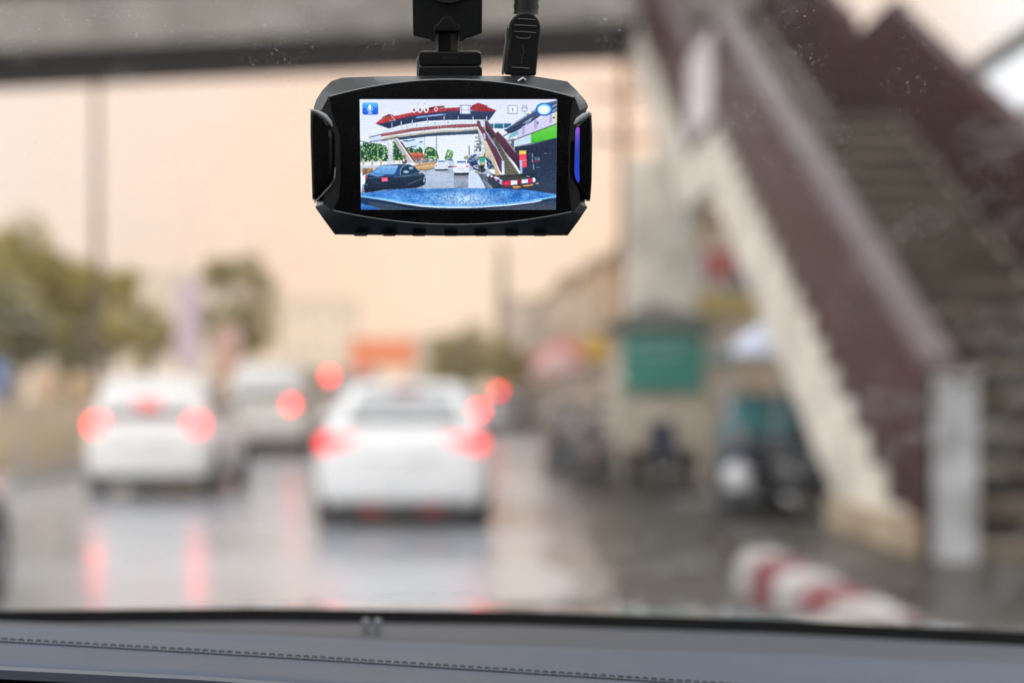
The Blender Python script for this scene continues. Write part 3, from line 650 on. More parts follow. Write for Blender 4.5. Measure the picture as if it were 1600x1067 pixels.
# ------------------------------------------------------------------ left fence and guard rail
fn = empty('fence', (-8.2, 45, .14), 0, 'low cream wall with tan posts along the left pavement', 'fence')
MB().b2((-.1, -22, 0), (.1, 45, 1.15)).build('wall', mat('cream fence wall', (.68, .55, .40), .8, var=.12, vscale=1), fn)
cap = mat('tan post paint', (.58, .40, .25), .7)
for k in range(28):
    y = -22 + k * 2.4
    MB().b2((-.18, y - .18, 1.153), (.18, y + .18, 1.62)).box((0, y, 1.70), (.44, .44, .12), taper=.5).build('post', cap, fn)
rl = MB()
for z in (1.30, 1.48):
    rl.tube([(0, -22, z), (0, 43, z)], .025)
rl.build('rail', mat('mustard rail', (.55, .38, .10), .5), fn)
gr = empty('guard_rail', (-7.35, 40, .14), 0, 'yellow painted guard rail along the left kerb', 'guard rail')
MB().b2((-.03, -17, .35), (.03, 14, .60)).build('rail', mat('faded yellow rail', (.58, .46, .24), .5, var=.25, vscale=1.5), gr)
for k in range(11):
    MB().b2((.032, -16.8 + k * 3, 0), (.12, -16.7 + k * 3, .66)).build('post', M['galv'], gr)

# ------------------------------------------------------------------ trees
def leafmat(name, c1, c2):
    m = bpy.data.materials.new(name); m.use_nodes = True; n = m.node_tree.nodes; l = m.node_tree.links; b = n['Principled BSDF']
    g_ = n.new('ShaderNodeObjectInfo'); t = n.new('ShaderNodeTexCoord'); z = n.new('ShaderNodeTexNoise'); z.inputs['Scale'].default_value = 1.3
    l.new(t.outputs['Object'], z.inputs['Vector'])
    r = n.new('ShaderNodeValToRGB'); r.color_ramp.elements[0].color = (*c1, 1); r.color_ramp.elements[1].color = (*c2, 1)
    r.color_ramp.elements[0].position = .35; r.color_ramp.elements[1].position = .65
    l.new(z.outputs[0], r.inputs[0]); l.new(r.outputs[0], b.inputs['Base Color']); b.inputs['Roughness'].default_value = .5
    tr = n.new('ShaderNodeBsdfTranslucent'); l.new(r.outputs[0], tr.inputs[0]); mxs = n.new('ShaderNodeMixShader'); mxs.inputs[0].default_value = .35
    l.new(b.outputs[0], mxs.inputs[1]); l.new(tr.outputs[0], mxs.inputs[2]); l.new(mxs.outputs[0], n['Material Output'].inputs[0])
    return m
LEAF = [leafmat('olive leaves', (.19, .16, .012), (.50, .40, .035)), leafmat('deep green leaves', (.12, .11, .014), (.38, .30, .035))]
def tree(name, label, loc, h, rx, rz_, zc, seed, lm=0, n=2600, ls=.22, group='trees along the left pavement', th=None):
    rnd = random.Random(seed)
    t = empty(name, loc, rnd.uniform(0, 6), label, 'tree', group)
    tr = MB(); top = Vector((rnd.uniform(-.2, .2), rnd.uniform(-.2, .2), zc))
    tr.tube([(0, 0, 0), (rnd.uniform(-.1, .1), .05, zc * .4), (top.x * .6, 0, zc * .75), top], [h * .03, h * .022, h * .018, h * .008], 10)
    clumps = []
    for k in range(16):
        a = rnd.uniform(0, 6.28); q = rnd.uniform(.35, .95); zz = rnd.uniform(-.85, .95)
        rr = math.sqrt(max(.05, 1 - zz * zz))
        c = Vector((math.cos(a) * rx * q * rr, math.sin(a) * rx * q * rr, zc + zz * rz_ * .85))
        clumps.append((c, rnd.uniform(.28, .5) * rx))
        s_ = Vector((0, 0, zc * rnd.uniform(.45, .85)))
        tr.tube([s_, (s_ + c) / 2 + Vector((0, 0, .1 * h * .3)), c], [h * .011, h * .007, h * .003], 6)
    tr.build('trunk', M['bark'], t, smooth=50)
    cr = MB()
    for k in range(n):
        c, r_ = rnd.choice(clumps)
        d = Vector((rnd.gauss(0, 1), rnd.gauss(0, 1), rnd.gauss(0, .8))).normalized() * r_ * rnd.uniform(.3, 1.0) ** .6
        p = c + d
        u = Vector((rnd.gauss(0, 1), rnd.gauss(0, 1), rnd.gauss(0, .5))).normalized(); v = u.orthogonal().normalized()
        s_ = ls * rnd.uniform(.6, 1.3)
        cr.add([p - u * s_, p + v * s_ * .45, p + u * s_, p - v * s_ * .45], [(0, 1, 2, 3)])
    cr.build('crown', LEAF[lm], t)
    return t
def tp(u, Y): p = wp(u, VPY, Y); return (p.x, Y, .1)
tree('tree', 'broad olive green tree at the far left behind the fence', tp(25, 42), 6.5, 2.0, 2.0, 4.6, 1, n=2000)
tree('tree', 'dense dark tree beside the broad olive one at left', tp(105, 47), 6.2, 1.9, 2.2, 4.0, 2, lm=1, n=1600)
tree('tree', 'olive tree behind the lamp post at left', tp(175, 60), 6.0, 1.6, 1.9, 5.0, 3, n=1200)
tree('tree', 'low dark bushy tree at the very left edge', tp(-30, 38), 5.5, 2.2, 1.7, 3.2, 4, lm=1)
tree('tree', 'tall loose olive tree standing alone left of the van', tp(375, 72), 9.2, 2.3, 2.8, 6.2, 5, n=2600)
tree('tree', 'thin tree between lamp post and lavender banner', tp(232, 75), 7.0, 1.8, 1.8, 4.6, 6, n=700)
tree('tree', 'distant rounded tree above the white sedan', tp(722, 135), 9, 3.2, 3.2, 5.6, 7, lm=1, n=1800, ls=.4, group='trees at the end of the road')
tree('tree', 'distant small tree right of the orange banner', tp(690, 150), 7, 2.4, 2.4, 4.4, 8, lm=1, n=1200, ls=.4, group='trees at the end of the road')
tree('tree', 'distant tree beside the slim brown pylon', tp(800, 120), 7, 2.2, 2.6, 4.6, 9, n=1200, ls=.35, group='trees at the end of the road')

# ------------------------------------------------------------------ our own car
own = empty('own_car', (0, 0, 0), 0, 'our car: grey blue dashboard, wet windscreen and bonnet seen from inside', 'car')
us = [-900 + 100 * k for k in range(36)]
def interp(tab):
    xs_ = [a for a, b in tab]; ys_ = [b for a, b in tab]
    def f(u):
        if u <= xs_[0]: return ys_[0] + (u - xs_[0]) * (ys_[1] - ys_[0]) / (xs_[1] - xs_[0])
        for i in range(len(xs_) - 1):
            if u <= xs_[i + 1]:
                t_ = (u - xs_[i]) / (xs_[i + 1] - xs_[i]); return ys_[i] + t_ * (ys_[i + 1] - ys_[i])
        return ys_[-1] + (u - xs_[-1]) * (ys_[-1] - ys_[-2]) / (xs_[-1] - xs_[-2])
    return f
base = interp([(-900, 990), (0, 958), (400, 954), (800, 959), (1200, 972), (1600, 992), (2600, 1060)])
ridge = interp([(-900, 950), (0, 974), (200, 980), (400, 988), (600, 998), (800, 1006), (1200, 1018), (1600, 1036), (2600, 1085)])
stit = interp([(-900, 950), (0, 1001), (300, 1018), (500, 1030), (800, 1049), (1000, 1062), (1600, 1102), (2600, 1170)])
seam = interp([(-900, 985), (0, 1036), (300, 1051), (540, 1067), (1000, 1096), (1600, 1130), (2600, 1200)])
xof = lambda u: (u - VPX) / FPX * .70          # the same across-car position for every line
def P(u, v, Y, dz=0):                            # across-car station u, line height as read at u
    p = wp(u, v, Y); p.z += dz; return p
def strip(lines, name, m_, parent, smooth=60):
    mb = MB(); n = len(lines); k = len(lines[0])
    mb.add([p for L in lines for p in L], [(i * k + j, i * k + j + 1, (i + 1) * k + j + 1, (i + 1) * k + j) for i in range(n - 1) for j in range(k - 1)])
    return mb.build(name, m_, parent, smooth=smooth)
dashm = mat('soft grain dashboard', (.044, .064, .100), .5, var=.06, vscale=30, bump=.35, bscale=900, spec=.45)
dashb = mat('dashboard rear panel', (.024, .033, .048), .5, var=.08, vscale=20, bump=.2, bscale=900)
blk = mat('black surround', (.004, .004, .004), .9, var=.1, spec=.05)
def catmull(lines, m_):                           # rounds a profile given as a list of lines
    outl = []
    for i in range(len(lines) - 1):
        a = lines[max(i - 1, 0)]; b = lines[i]; c = lines[i + 1]; d = lines[min(i + 2, len(lines) - 1)]
        for s_ in range(m_):
            t_ = s_ / m_
            outl.append([.5 * ((2 * q) + (r_ - p) * t_ + (2 * p - 5 * q + 4 * r_ - s2) * t_ ** 2 + (-p + 3 * q - 3 * r_ + s2) * t_ ** 3) for p, q, r_, s2 in zip(a, b, c, d)])
    outl.append(lines[-1]); return outl
pad = catmull([[P(u, ridge(u), .715, -.030) for u in us], [P(u, ridge(u), .712, -.006) for u in us], [P(u, ridge(u) + 3, .70) for u in us],
    [P(u, (ridge(u) + stit(u)) / 2, .66) for u in us], [P(u, stit(u), .615) for u in us]], 4)
db = strip(pad, 'dashboard', dashm, own)
strip(catmull([[P(u, stit(u), .6148, -.0004) for u in us], [P(u, stit(u) + 2, .613, -.0002) for u in us], [P(u, (stit(u) + seam(u)) / 2, .585) for u in us], [P(u, seam(u), .555) for u in us], [P(u, seam(u) + 2, .554, -.004) for u in us]], 3), 'front_pad', dashm, db)
strip([[P(u, seam(u) + 4, .552) for u in us], [P(u, seam(u) + 10, .548) for u in us], [P(u, seam(u) + 12, .547, -.003) for u in us]], 'trim_lip', mat('satin trim', (.05, .065, .09), .35), db)
strip([[P(u, seam(u) + 11, .549, -.002) for u in us], [P(u, seam(u) + 330, .52) for u in us]], 'lower_fascia', blk, db)
strip(catmull([[P(u, base(u) + 17, .848) for u in us], [P(u, base(u) + 20, .835) for u in us], [P(u, ridge(u) - 4, .76, .0) for u in us], [P(u, ridge(u) + 16, .735, 0) for u in us]], 3), 'defroster_panel', dashb, db)
strip([[P(u, base(u) - 5, .872) for u in us], [P(u, base(u) + 6, .862) for u in us], [P(u, base(u) + 20, .852) for u in us]], 'windscreen_seal', blk, db)
# stitching along the pad
sm = MB()
du = 13.0; ru = random.Random(4)
u = -60
while u < 1150:
    a, b = P(u, stit(u) - 1.2, .6165, .0006), P(u + 9, stit(u + 9) - 1.2, .6165, .0006)
    sm.tube([a, (a + b) / 2 + Vector((0, 0, .0004)), b], .00042, 5); u += du + ru.uniform(-.8, .8)
sm.build('stitching', mat('dark thread', (.034, .048, .074), .7), db)
cm = MB()
for u0 in (572, 590):
    a = P(u0, 990, .775, .003); cm.box(a, (.0040, .006, .010))
cm.build('sensor_clip', mat('pale clip', (.17, .18, .195), .5), db, bevel=.0008)

# bonnet with beads of rain
hb = catmull([[Vector((x, 1.0 - .06 * x * x, 1.06 - .05 * x * x)) for x in [-1 + k * .1 for k in range(21)]], [Vector((x, 1.35 - .06 * x * x, 1.075 - .06 * x * x)) for x in [-1 + k * .1 for k in range(21)]],
    [Vector((x, 1.75 - .10 * x * x, 1.055 - .07 * x * x)) for x in [-1 + k * .1 for k in range(21)]], [Vector((x, 2.05 - .16 * x * x, 1.005 - .08 * x * x)) for x in [-1 + k * .1 for k in range(21)]], [Vector((x, 2.2 - .2 * x * x, .9 - .08 * x * x)) for x in [-1 + k * .1 for k in range(21)]]], 5)
bn = strip(hb, 'bonnet', mat('wet slate blue paint', (.25, .26, .285), .22, var=.1, coat=1, bump=.6, bscale=160), own)
bd_ = MB(); rr = random.Random(5)
for k in range(420):
    x = rr.uniform(-.7, .8); t_ = rr.uniform(.2, .98); i = int(t_ * (len(hb) - 4)); L = hb[i]; j = int((x + 1) / .1); p = L[min(j, 20)].lerp(L[min(j + 1, 20)], (x + 1) / .1 - j)
    q = rr.uniform(.0012, .0032)
    bd_.lathe([(q, -.001), (q * .85, q * .4), (q * .3, q * .62)], 'z', 8, p)
tag(bd_.build('rain_bead', mat('rain bead', (.5, .52, .55), .08, spec=.9), bn), kind='stuff')

# windscreen
def glassmat():
    m = bpy.data.materials.new('dusty windscreen'); m.use_nodes = True; n = m.node_tree.nodes; l = m.node_tree.links; n.clear()
    o_ = n.new('ShaderNodeOutputMaterial'); tr = n.new('ShaderNodeBsdfTransparent'); tr.inputs[0].default_value = (.98, .985, .98, 1)
    gl_ = n.new('ShaderNodeBsdfGlossy'); gl_.inputs['Roughness'].default_value = .03
    df = n.new('ShaderNodeBsdfTranslucent'); df.inputs[0].default_value = (.85, .85, .87, 1)
    d2 = n.new('ShaderNodeBsdfDiffuse'); d2.inputs[0].default_value = (.8, .8, .82, 1)
    dd = n.new('ShaderNodeAddShader'); 
    mxd = n.new('ShaderNodeMixShader'); mxd.inputs[0].default_value = .3; l.new(df.outputs[0], mxd.inputs[1]); l.new(d2.outputs[0], mxd.inputs[2])
    t = n.new('ShaderNodeTexCoord')
    def noise(sc, a, b, c, d, det=3):
        z = n.new('ShaderNodeTexNoise'); z.inputs['Scale'].default_value = sc; z.inputs['Detail'].default_value = det; l.new(t.outputs['Object'], z.inputs['Vector'])
        r_ = n.new('ShaderNodeMapRange'); r_.inputs[1].default_value = a; r_.inputs[2].default_value = b; r_.inputs[3].default_value = c; r_.inputs[4].default_value = d
        l.new(z.outputs[0], r_.inputs[0]); return r_.outputs[0]
    def math_(op, a, b):
        q = n.new('ShaderNodeMath'); q.operation = op
        for i, x in enumerate((a, b)):
            if isinstance(x, (int, float)): q.inputs[i].default_value = x
            else: l.new(x, q.inputs[i])
        return q.outputs[0]
    smear = noise(22, .52, .75, 0, .10, 6)
    specks = math_('MULTIPLY', noise(800, .61, .71, 0, .20, 2), noise(34, .45, .62, 0, 1, 3))
    vo = n.new('ShaderNodeTexVoronoi'); vo.inputs['Scale'].default_value = 70; vo.inputs['Randomness'].default_value = 1; l.new(t.outputs['Object'], vo.inputs['Vector'])
    drop = n.new('ShaderNodeMapRange'); drop.inputs[1].default_value = .10; drop.inputs[2].default_value = .055; drop.inputs[3].default_value = 0; drop.inputs[4].default_value = .15
    l.new(vo.outputs['Distance'], drop.inputs[0])
    sepc = n.new('ShaderNodeSeparateColor'); l.new(vo.outputs['Color'], sepc.inputs[0])
    keep = math_('GREATER_THAN', sepc.outputs[0], .93)
    f = math_('ADD', math_('ADD', .008, smear), math_('ADD', specks, math_('MULTIPLY', drop.outputs[0], keep)))
    m1_ = n.new('ShaderNodeMixShader'); l.new(f, m1_.inputs[0]); l.new(tr.outputs[0], m1_.inputs[1]); l.new(mxd.outputs[0], m1_.inputs[2])
    m2_ = n.new('ShaderNodeMixShader'); m2_.inputs[0].default_value = .03; l.new(m1_.outputs[0], m2_.inputs[1]); l.new(gl_.outputs[0], m2_.inputs[2])
    l.new(m2_.outputs[0], o_.inputs[0]); return m
def wsl(x, k):                                     # windscreen surface, k 0 at base .. 1 at roof
    y = .95 + (.22 - .95) * k; z = 1.150 + .44 * k + .085 * math.sin(math.pi * k)
    return Vector((x, y - .10 * x * x, z - .015 * x * x))
wl_ = [[wsl(-.85 + .1 * i, k / 8) for i in range(18)] for k in range(9)]
strip(wl_, 'windscreen', glassmat(), own)
# cabin shell: roof, headliner, pillars, doors, seats, rear panel
lin_ = mat('grey headliner', (.16, .155, .15), .95, var=.08, vscale=60)
drk = mat('dark cabin trim', (.03, .03, .032), .7)
MB().b2((-.80, -2.4, 1.575), (.80, .20, 1.60)).build('headliner', lin_, own)
MB().b2((-.83, -2.45, 1.603), (.83, .22, 1.64)).build('roof', mat('slate blue roof paint', (.08, .11, .16), .3, coat=.8), own, bevel=.02)
for sx in (-1, 1):
    MB().tube([(sx * .86, .84, 1.14), (sx * .83, .20, 1.57)], .035, 8).build('pillar', drk, own)
    MB().b2((sx * .86 - .03, -2.2, .35), (sx * .86 + .03, .85, 1.08)).build('door', drk, own)
    st_ = MB().b2((sx * .38 - .24, -.55, .55), (sx * .38 + .24, -.42, 1.20)).b2((sx * .38 - .25, -.42, .40), (sx * .38 + .25, .05, .55)).build('seat', drk, own, bevel=.03)
MB().b2((-.83, -2.4, .35), (.83, -2.3, 1.12)).build('rear_panel', drk, own)
MB().b2((-.83, -2.3, .28), (.83, .85, .33)).build('floor_pan', drk, own)

# ------------------------------------------------------------------ dash camera
DY = .560; SC = DY / FPX
dc = empty('dash_camera', wp(705, 245, DY), 0, 'black dash camera with lit screen showing the street ahead', 'dash camera')
dc.rotation_euler = (R(10), 0, 0)
def L(u, v, y=0): return Vector(((u - 705) * SC, y, -(v - 245) * SC))
c1 = lambda x, y: (460 + x / 2.668, y / 2.668)    # enlarged reading -> photo pixel
def radial(poly, angs, cen):
    pts = []
    for a in angs:
        d = (math.cos(a), math.sin(a)); best = 0
        for (x0, y0), (x1, y1) in zip(poly, poly[1:] + poly[:1]):
            ex, ey = x1 - x0, y1 - y0; den = d[0] * ey - d[1] * ex
            if abs(den) < 1e-9: continue
            px, py_ = x0 - cen[0], y0 - cen[1]
            t_ = (px * ey - py_ * ex) / den; s_ = (px * d[1] - py_ * d[0]) / den
            if t_ > 0 and -1e-6 <= s_ <= 1 + 1e-6: best = max(best, t_)
        pts.append((cen[0] + d[0] * best, cen[1] + d[1] * best))
    return pts
CEN = (706, 248)
outer = [c1(*p) for p in ((74, 452), (86, 418), (112, 380), (150, 343), (195, 328), (350, 323), (660, 320), (1000, 322), (1140, 343), (1180, 380), (1220, 425), (1230, 448), (1222, 462), (1222, 850), (1233, 866), (1195, 925), (1150, 986), (660, 988), (155, 982), (110, 920), (73, 866), (80, 850), (80, 462))]
def arc(x0, y0, xm, ym, x1, y1, n=14):
    o_ = []
    for i in range(n + 1):
        t_ = i / n; cx, cy = 2 * xm - (x0 + x1) / 2, 2 * ym - (y0 + y1) / 2
        o_.append(((1 - t_) ** 2 * x0 + 2 * t_ * (1 - t_) * cx + t_ * t_ * x1, (1 - t_) ** 2 * y0 + 2 * t_ * (1 - t_) * cy + t_ * t_ * y1))
    return o_
front = [c1(*p) for p in arc(146, 408, 655, 338, 1166, 410) + [(1190, 470), (1190, 560), (1150, 600), (1150, 730), (1192, 800), (1192, 850)] + arc(1165, 882, 660, 936, 152, 876) + [(116, 850), (116, 800), (170, 740), (170, 560), (116, 500), (116, 462)]]
ang = sorted(set([round(math.atan2(y - CEN[1], x - CEN[0]), 5) for x, y in outer + front] + [round(-math.pi + .002 + k * 2 * math.pi / 96, 5) for k in range(96)]))
ro = radial(outer, ang, CEN); rf_ = radial(front, ang, CEN)
shr = lambda ps, k: [(CEN[0] + (x - CEN[0]) * k, CEN[1] + (y - CEN[1]) * k) for x, y in ps]
mixp = lambda a, b, k: [(p[0] + (q[0] - p[0]) * k, p[1] + (q[1] - p[1]) * k) for p, q in zip(a, b)]
bodym = mat('matt black camera shell', (.016, .017, .019), .33, var=.12, vscale=200, bump=.12, bscale=2500)
glossm = mat('gloss black bezel', (.004, .004, .0045), .14, var=.1, vscale=50, spec=.28)
def dusty(m, amt):                                # pale dust grains and faint smears on black plastic
    n = m.node_tree.nodes; l = m.node_tree.links; b = n['Principled BSDF']; src = b.inputs['Base Color'].links[0].from_socket
    t = n.new('ShaderNodeTexCoord')
    def th(sc, a, c, k):
        z = n.new('ShaderNodeTexNoise'); z.inputs['Scale'].default_value = sc; z.inputs['Detail'].default_value = 2; l.new(t.outputs['Object'], z.inputs['Vector'])
        q = n.new('ShaderNodeMapRange'); q.inputs[1].default_value = a; q.inputs[2].default_value = c; q.inputs[3].default_value = 0; q.inputs[4].default_value = k; l.new(z.outputs[0], q.inputs[0]); return q.outputs[0]
    ad = n.new('ShaderNodeMath'); ad.operation = 'ADD'; l.new(th(1700, .68, .76, amt), ad.inputs[0]); l.new(th(70, .5, .8, amt * .12), ad.inputs[1])
    mx_ = n.new('ShaderNodeMix'); mx_.data_type = 'RGBA'; mx_.inputs['B'].default_value = (.5, .5, .5, 1); l.new(ad.outputs[0], mx_.inputs['Factor']); l.new(src, mx_.inputs['A']); l.new(mx_.outputs['Result'], b.inputs['Base Color'])
dusty(bodym, .10); dusty(glossm, .08)
MB().loft([[L(x, y, .024) for x, y in shr(ro, .90)], [L(x, y, .020) for x, y in shr(ro, .985)], [L(x, y, .012) for x, y in ro], [L(x, y, .0075) for x, y in shr(ro, .998)], [L(x, y, .0015) for x, y in mixp(ro, rf_, .90)], [L(x, y, .0008) for x, y in rf_]]).build('body', bodym, dc, smooth=28)
lens = [c1(*p) for p in arc(150, 410, 655, 341, 1160, 412) + [(1148, 480), (1142, 600), (1142, 740), (1150, 820)] + arc(1158, 880, 660, 932, 158, 874) + [(184, 820), (190, 740), (190, 560), (160, 480)]]
lr = radial(lens, ang, CEN)
MB().loft([[L(x, y, .0015) for x, y in lr], [L(x, y, .0002) for x, y in lr], [L(x, y, -.0002) for x, y in shr(lr, .9955)]]).build('bezel', glossm, dc, smooth=25)
# edge highlight of the bezel, painted as thin pale tubes
rim = MB(); edge = [L(x, y, -.0003) for x, y in [c1(*p) for p in arc(150, 409, 655, 340, 1160, 411, 30)]]
rim.tube(edge, .00032, 6); rim.tube([L(x, y, -.0003) for x, y in [c1(*p) for p in arc(160, 876, 660, 934, 1158, 881, 30)]], .00016, 6)
rim.build('rim_highlight', mat('painted rim highlight', (.28, .29, .30), .25), dc, smooth=60)
# side wings
lw = [c1(*p) for p in ((63, 560), (65, 468), (76, 458), (128, 486), (160, 530), (166, 575), (164, 735), (146, 768), (78, 842), (66, 832))]
rw = [c1(*p) for p in ((1240, 478), (1228, 470), (1168, 516), (1160, 560), (1160, 738), (1172, 768), (1228, 840), (1240, 838), (1245, 760), (1245, 560))]
def wing(ps):
    cx = sum(p[0] for p in ps) / len(ps); cy = sum(p[1] for p in ps) / len(ps)
    sh = lambda k: [(cx + (x - cx) * k, cy + (y - cy) * (1 - (1 - k) * .35)) for x, y in ps]
    return MB().loft([[L(x, y, .014) for x, y in ps], [L(x, y, .004) for x, y in ps], [L(x, y, -.0004) for x, y in sh(.86)], [L(x, y, -.0010) for x, y in sh(.66)]])
for ps in (lw, rw):
    wing(ps).build('side_grip', glossm, dc, smooth=20)
hl = mat('painted grey glint', (.42, .43, .45), .3)  # wing edge highlights painted as pale grey ribbons
def ribbon(pts, r, y): return MB().tube([L(*c1(*p), y) for p in pts], r, 6)
g1 = ribbon([(70, 462), (100, 470), (130, 488), (150, 512), (160, 530)], [.0003, .0008, .0011, .0009, .0003], -.0002); g1.build('edge_glint', hl, dc, smooth=60)
g1 = ribbon([(1166, 522), (1180, 505), (1205, 488), (1230, 474)], [.0005, .0013, .0014, .0007], -.0002); g1.build('edge_glint', hl, dc, smooth=60)
g1 = ribbon([(80, 844), (112, 812), (150, 772), (166, 742), (170, 700)], .00035, -.0003); g1.build('edge_glint', mat('thin painted glint', (.24, .245, .25), .35), dc, smooth=60)
# indicator light
im = bpy.data.materials.new('violet to blue light strip'); im.use_nodes = True
n = im.node_tree.nodes; l = im.node_tree.links; b = n['Principled BSDF']
tcc = n.new('ShaderNodeTexCoord'); sp = n.new('ShaderNodeSeparateXYZ'); l.new(tcc.outputs['Generated'], sp.inputs[0])
cr = n.new('ShaderNodeValToRGB'); ce = cr.color_ramp.elements
ce[0].position = 0; ce[0].color = (.01, .05, .75, 1); ce[1].position = 1; ce[1].color = (.42, .10, .75, 1)
x = ce.new(.55); x.color = (.015, .05, .55, 1); x = ce.new(.80); x.color = (.10, .07, .72, 1)
l.new(sp.outputs['Z'], cr.inputs[0]); l.new(cr.outputs[0], b.inputs['Emission Color']); b.inputs['Emission Strength'].default_value = .65
b.inputs['Base Color'].default_value = (.01, .01, .03, 1)
lp_ = [c1(*p) for p in ((1170, 545), (1176, 534), (1186, 536), (1187, 700), (1189, 752), (1184, 762), (1174, 748), (1168, 715))]
MB().loft([[L(x, y, -.0005) for x, y in lp_], [L(x, y, -.0016) for x, y in lp_]]).build('indicator_light', im, dc)
# buttons along the lower edge
for bx in (268, 390, 515, 650, 780, 910, 1030):
    u, v = c1(bx, 986); MB().box(L(u, v - 2.2, .008), (.0055, .008, .0012)).build('button', bodym, dc, bevel=.0006)
# worn socket mark on the top edge
u, v = c1(945, 340)
MB().tube([L(u - 5, v + 2, .0035), L(u + 3, v - 3, .0035), L(u + 7, v + 1, .0035)], .0005, 6).build('socket', mat('worn metal', (.45, .46, .48), .3, metal=.6), dc)

# ---- the picture on the screen, drawn as display pixels
GW, GH = 384, 213
SS = 2
W_, H_ = GW * SS, GH * SS
img = np.zeros((H_, W_, 3), dtype=np.float32)
X0, X1, Y0s, Y1s = 62., 1503., 82., 880.
gx, gy = np.meshgrid((np.arange(W_) + .5) / W_ * (X1 - X0) + X0, (np.arange(H_) + .5) / H_ * (Y1s - Y0s) + Y0s)
rng = np.random.default_rng(3)
def noisef(cx, cy=None):
    cy = cy or cx
    hh, ww = int((Y1s - Y0s) / cy) + 3, int((X1 - X0) / cx) + 3
    a = rng.random((hh, ww)); fx = (gx - X0) / cx; fy = (gy - Y0s) / cy
    ix, iy = fx.astype(int), fy.astype(int); tx, ty = fx - ix, fy - iy
    return (a[iy, ix] * (1 - tx) + a[iy, ix + 1] * tx) * (1 - ty) + (a[iy + 1, ix] * (1 - tx) + a[iy + 1, ix + 1] * tx) * ty
N4, N8, N16, N40, NH, NV = noisef(4.5), noisef(8), noisef(16), noisef(45), noisef(40, 5), noisef(6, 40)
FRAME = {'A': (560, 155), 'B': (715, 155), 'C': (560, 240), 'D': (715, 240)}
FR = ['A']
def T(pts):
    ox, oy = FRAME[FR[0]]
    return [((ox + x / 10 - 550) * 4.706, (oy + y / 10 - 140) * 4.706) for x, y in pts]
def mask0(pts):
    m_ = np.zeros(gx.shape, bool); n_ = len(pts)
    for i in range(n_):
        (xa, ya), (xb, yb) = pts[i], pts[(i + 1) % n_]
        if ya == yb: continue
        m_ ^= ((ya > gy) != (yb > gy)) & (gx < (xb - xa) * (gy - ya) / (yb - ya) + xa)
    return m_
def poly(pts, c, nz_=9, N_=None, c2=None, dirn='y', al=1.0):
    """a polygon of the picture: flat or graded from c to c2 top to bottom (or left to right), with grain"""
    q = T(pts); m_ = mask0(q)
    if not m_.any(): return m_
    c = np.array(c, np.float32)
    if c2 is not None:
        g_ = gy if dirn == 'y' else gx; v_ = [p[1 if dirn == 'y' else 0] for p in q]
        k = np.clip((g_[m_] - min(v_)) / (max(v_) - min(v_) + 1e-6), 0, 1)[:, None]
        val = c * (1 - k) + np.array(c2, np.float32) * k
    else: val = np.repeat(c[None], m_.sum(), 0)
    val = val + ((.6 * (N8 if N_ is None else N_)[m_] + .4 * N4[m_] - .5) * 2 * nz_)[:, None]
    img[m_] = img[m_] * (1 - al) + val * al
    return m_
def ell(cx, cy, rx, ry, c, al=1.0, nz_=5):
    (x_, y_), = T([(cx, cy)]); k = .4706
    m_ = ((gx - x_) / (rx * k)) ** 2 + ((gy - y_) / (ry * k)) ** 2 < 1
    img[m_] = img[m_] * (1 - al) + (np.array(c, np.float32) + ((N4[m_] - .5) * 2 * nz_)[:, None]) * al
def line(pts, wd, c, al=1.0):
    q = T(pts)
    for (xa, ya), (xb, yb) in zip(q, q[1:]):
        dx, dy = xb - xa, yb - ya; t_ = np.clip(((gx - xa) * dx + (gy - ya) * dy) / (dx * dx + dy * dy), 0, 1)
        m_ = np.hypot(gx - xa - t_ * dx, gy - ya - t_ * dy) < wd * .4706 / 2
        img[m_] = img[m_] * (1 - al) + np.array(c, np.float32) * al
def mix(m_, a, b, N_):
    k = np.clip((N_[m_] - .25) / .5, 0, 1)[:, None]; img[m_] = np.array(a, np.float32) * (1 - k) + np.array(b, np.float32) * k
def leaves(pts, dark=(14, 40, 32), mid=(58, 112, 54), lite=(150, 200, 120)):
    q = mask0(T(pts)) & (.55 * N16 + .3 * N8 + .3 * N40 > .36); n_ = .35 * N8 + .25 * N16 + .4 * N4
    mix(q, dark, mid, n_); b_ = q & (n_ > .60); img[b_] = np.array(lite, np.float32); b_ = q & (N4 * .6 + N8 * .4 > .76); img[b_] = np.array((214, 232, 214), np.float32)
def clutter(pts, cols, N1, N2):
    m_ = mask0(T(pts)); k = np.clip(((N1 * .65 + N2 * .35)[m_] - .22) / .56 * len(cols), 0, len(cols) - 1).astype(int); img[m_] = np.array(cols, np.float32)[k]
ts = ((gy - Y0s) / (Y1s - Y0s))[..., None]
img[:] = np.array((218, 222, 236)) * (1 - ts) + np.array((240, 246, 252)) * ts
FR[0] = 'A'
poly([(175, 575), (365, 545), (370, 650), (440, 640), (440, 700), (175, 690)], (206, 214, 228))
for k in range(5): line([(180 + k * 42, 604 - k * 10), (205 + k * 42, 598 - k * 10)], 14, (60, 84, 112)); line([(180 + k * 50, 676 - k * 8), (212 + k * 50, 671 - k * 8)], 13, (58, 80, 108))
poly([(690, 640), (1035, 600), (1035, 810), (740, 810)], (206, 222, 242), 10)
for a_, b_, y_ in ((700, 760, 660), (745, 815, 665), (830, 885, 652), (960, 1000, 680), (820, 905, 748), (730, 790, 770)): line([(a_, y_), (b_, y_ - 8)], 16, (62, 92, 122))
line([(1036, 600), (1036, 810)], 10, (150, 162, 178)); line([(1222, 590), (1222, 900)], 9, (104, 118, 138)); line([(1165, 770), (1225, 768)], 8, (120, 130, 150))
leaves([(35, 720), (90, 680), (200, 690), (330, 700), (430, 735), (462, 800), (462, 970), (35, 980)])
leaves([(530, 660), (600, 690), (680, 830), (700, 960), (530, 960)])
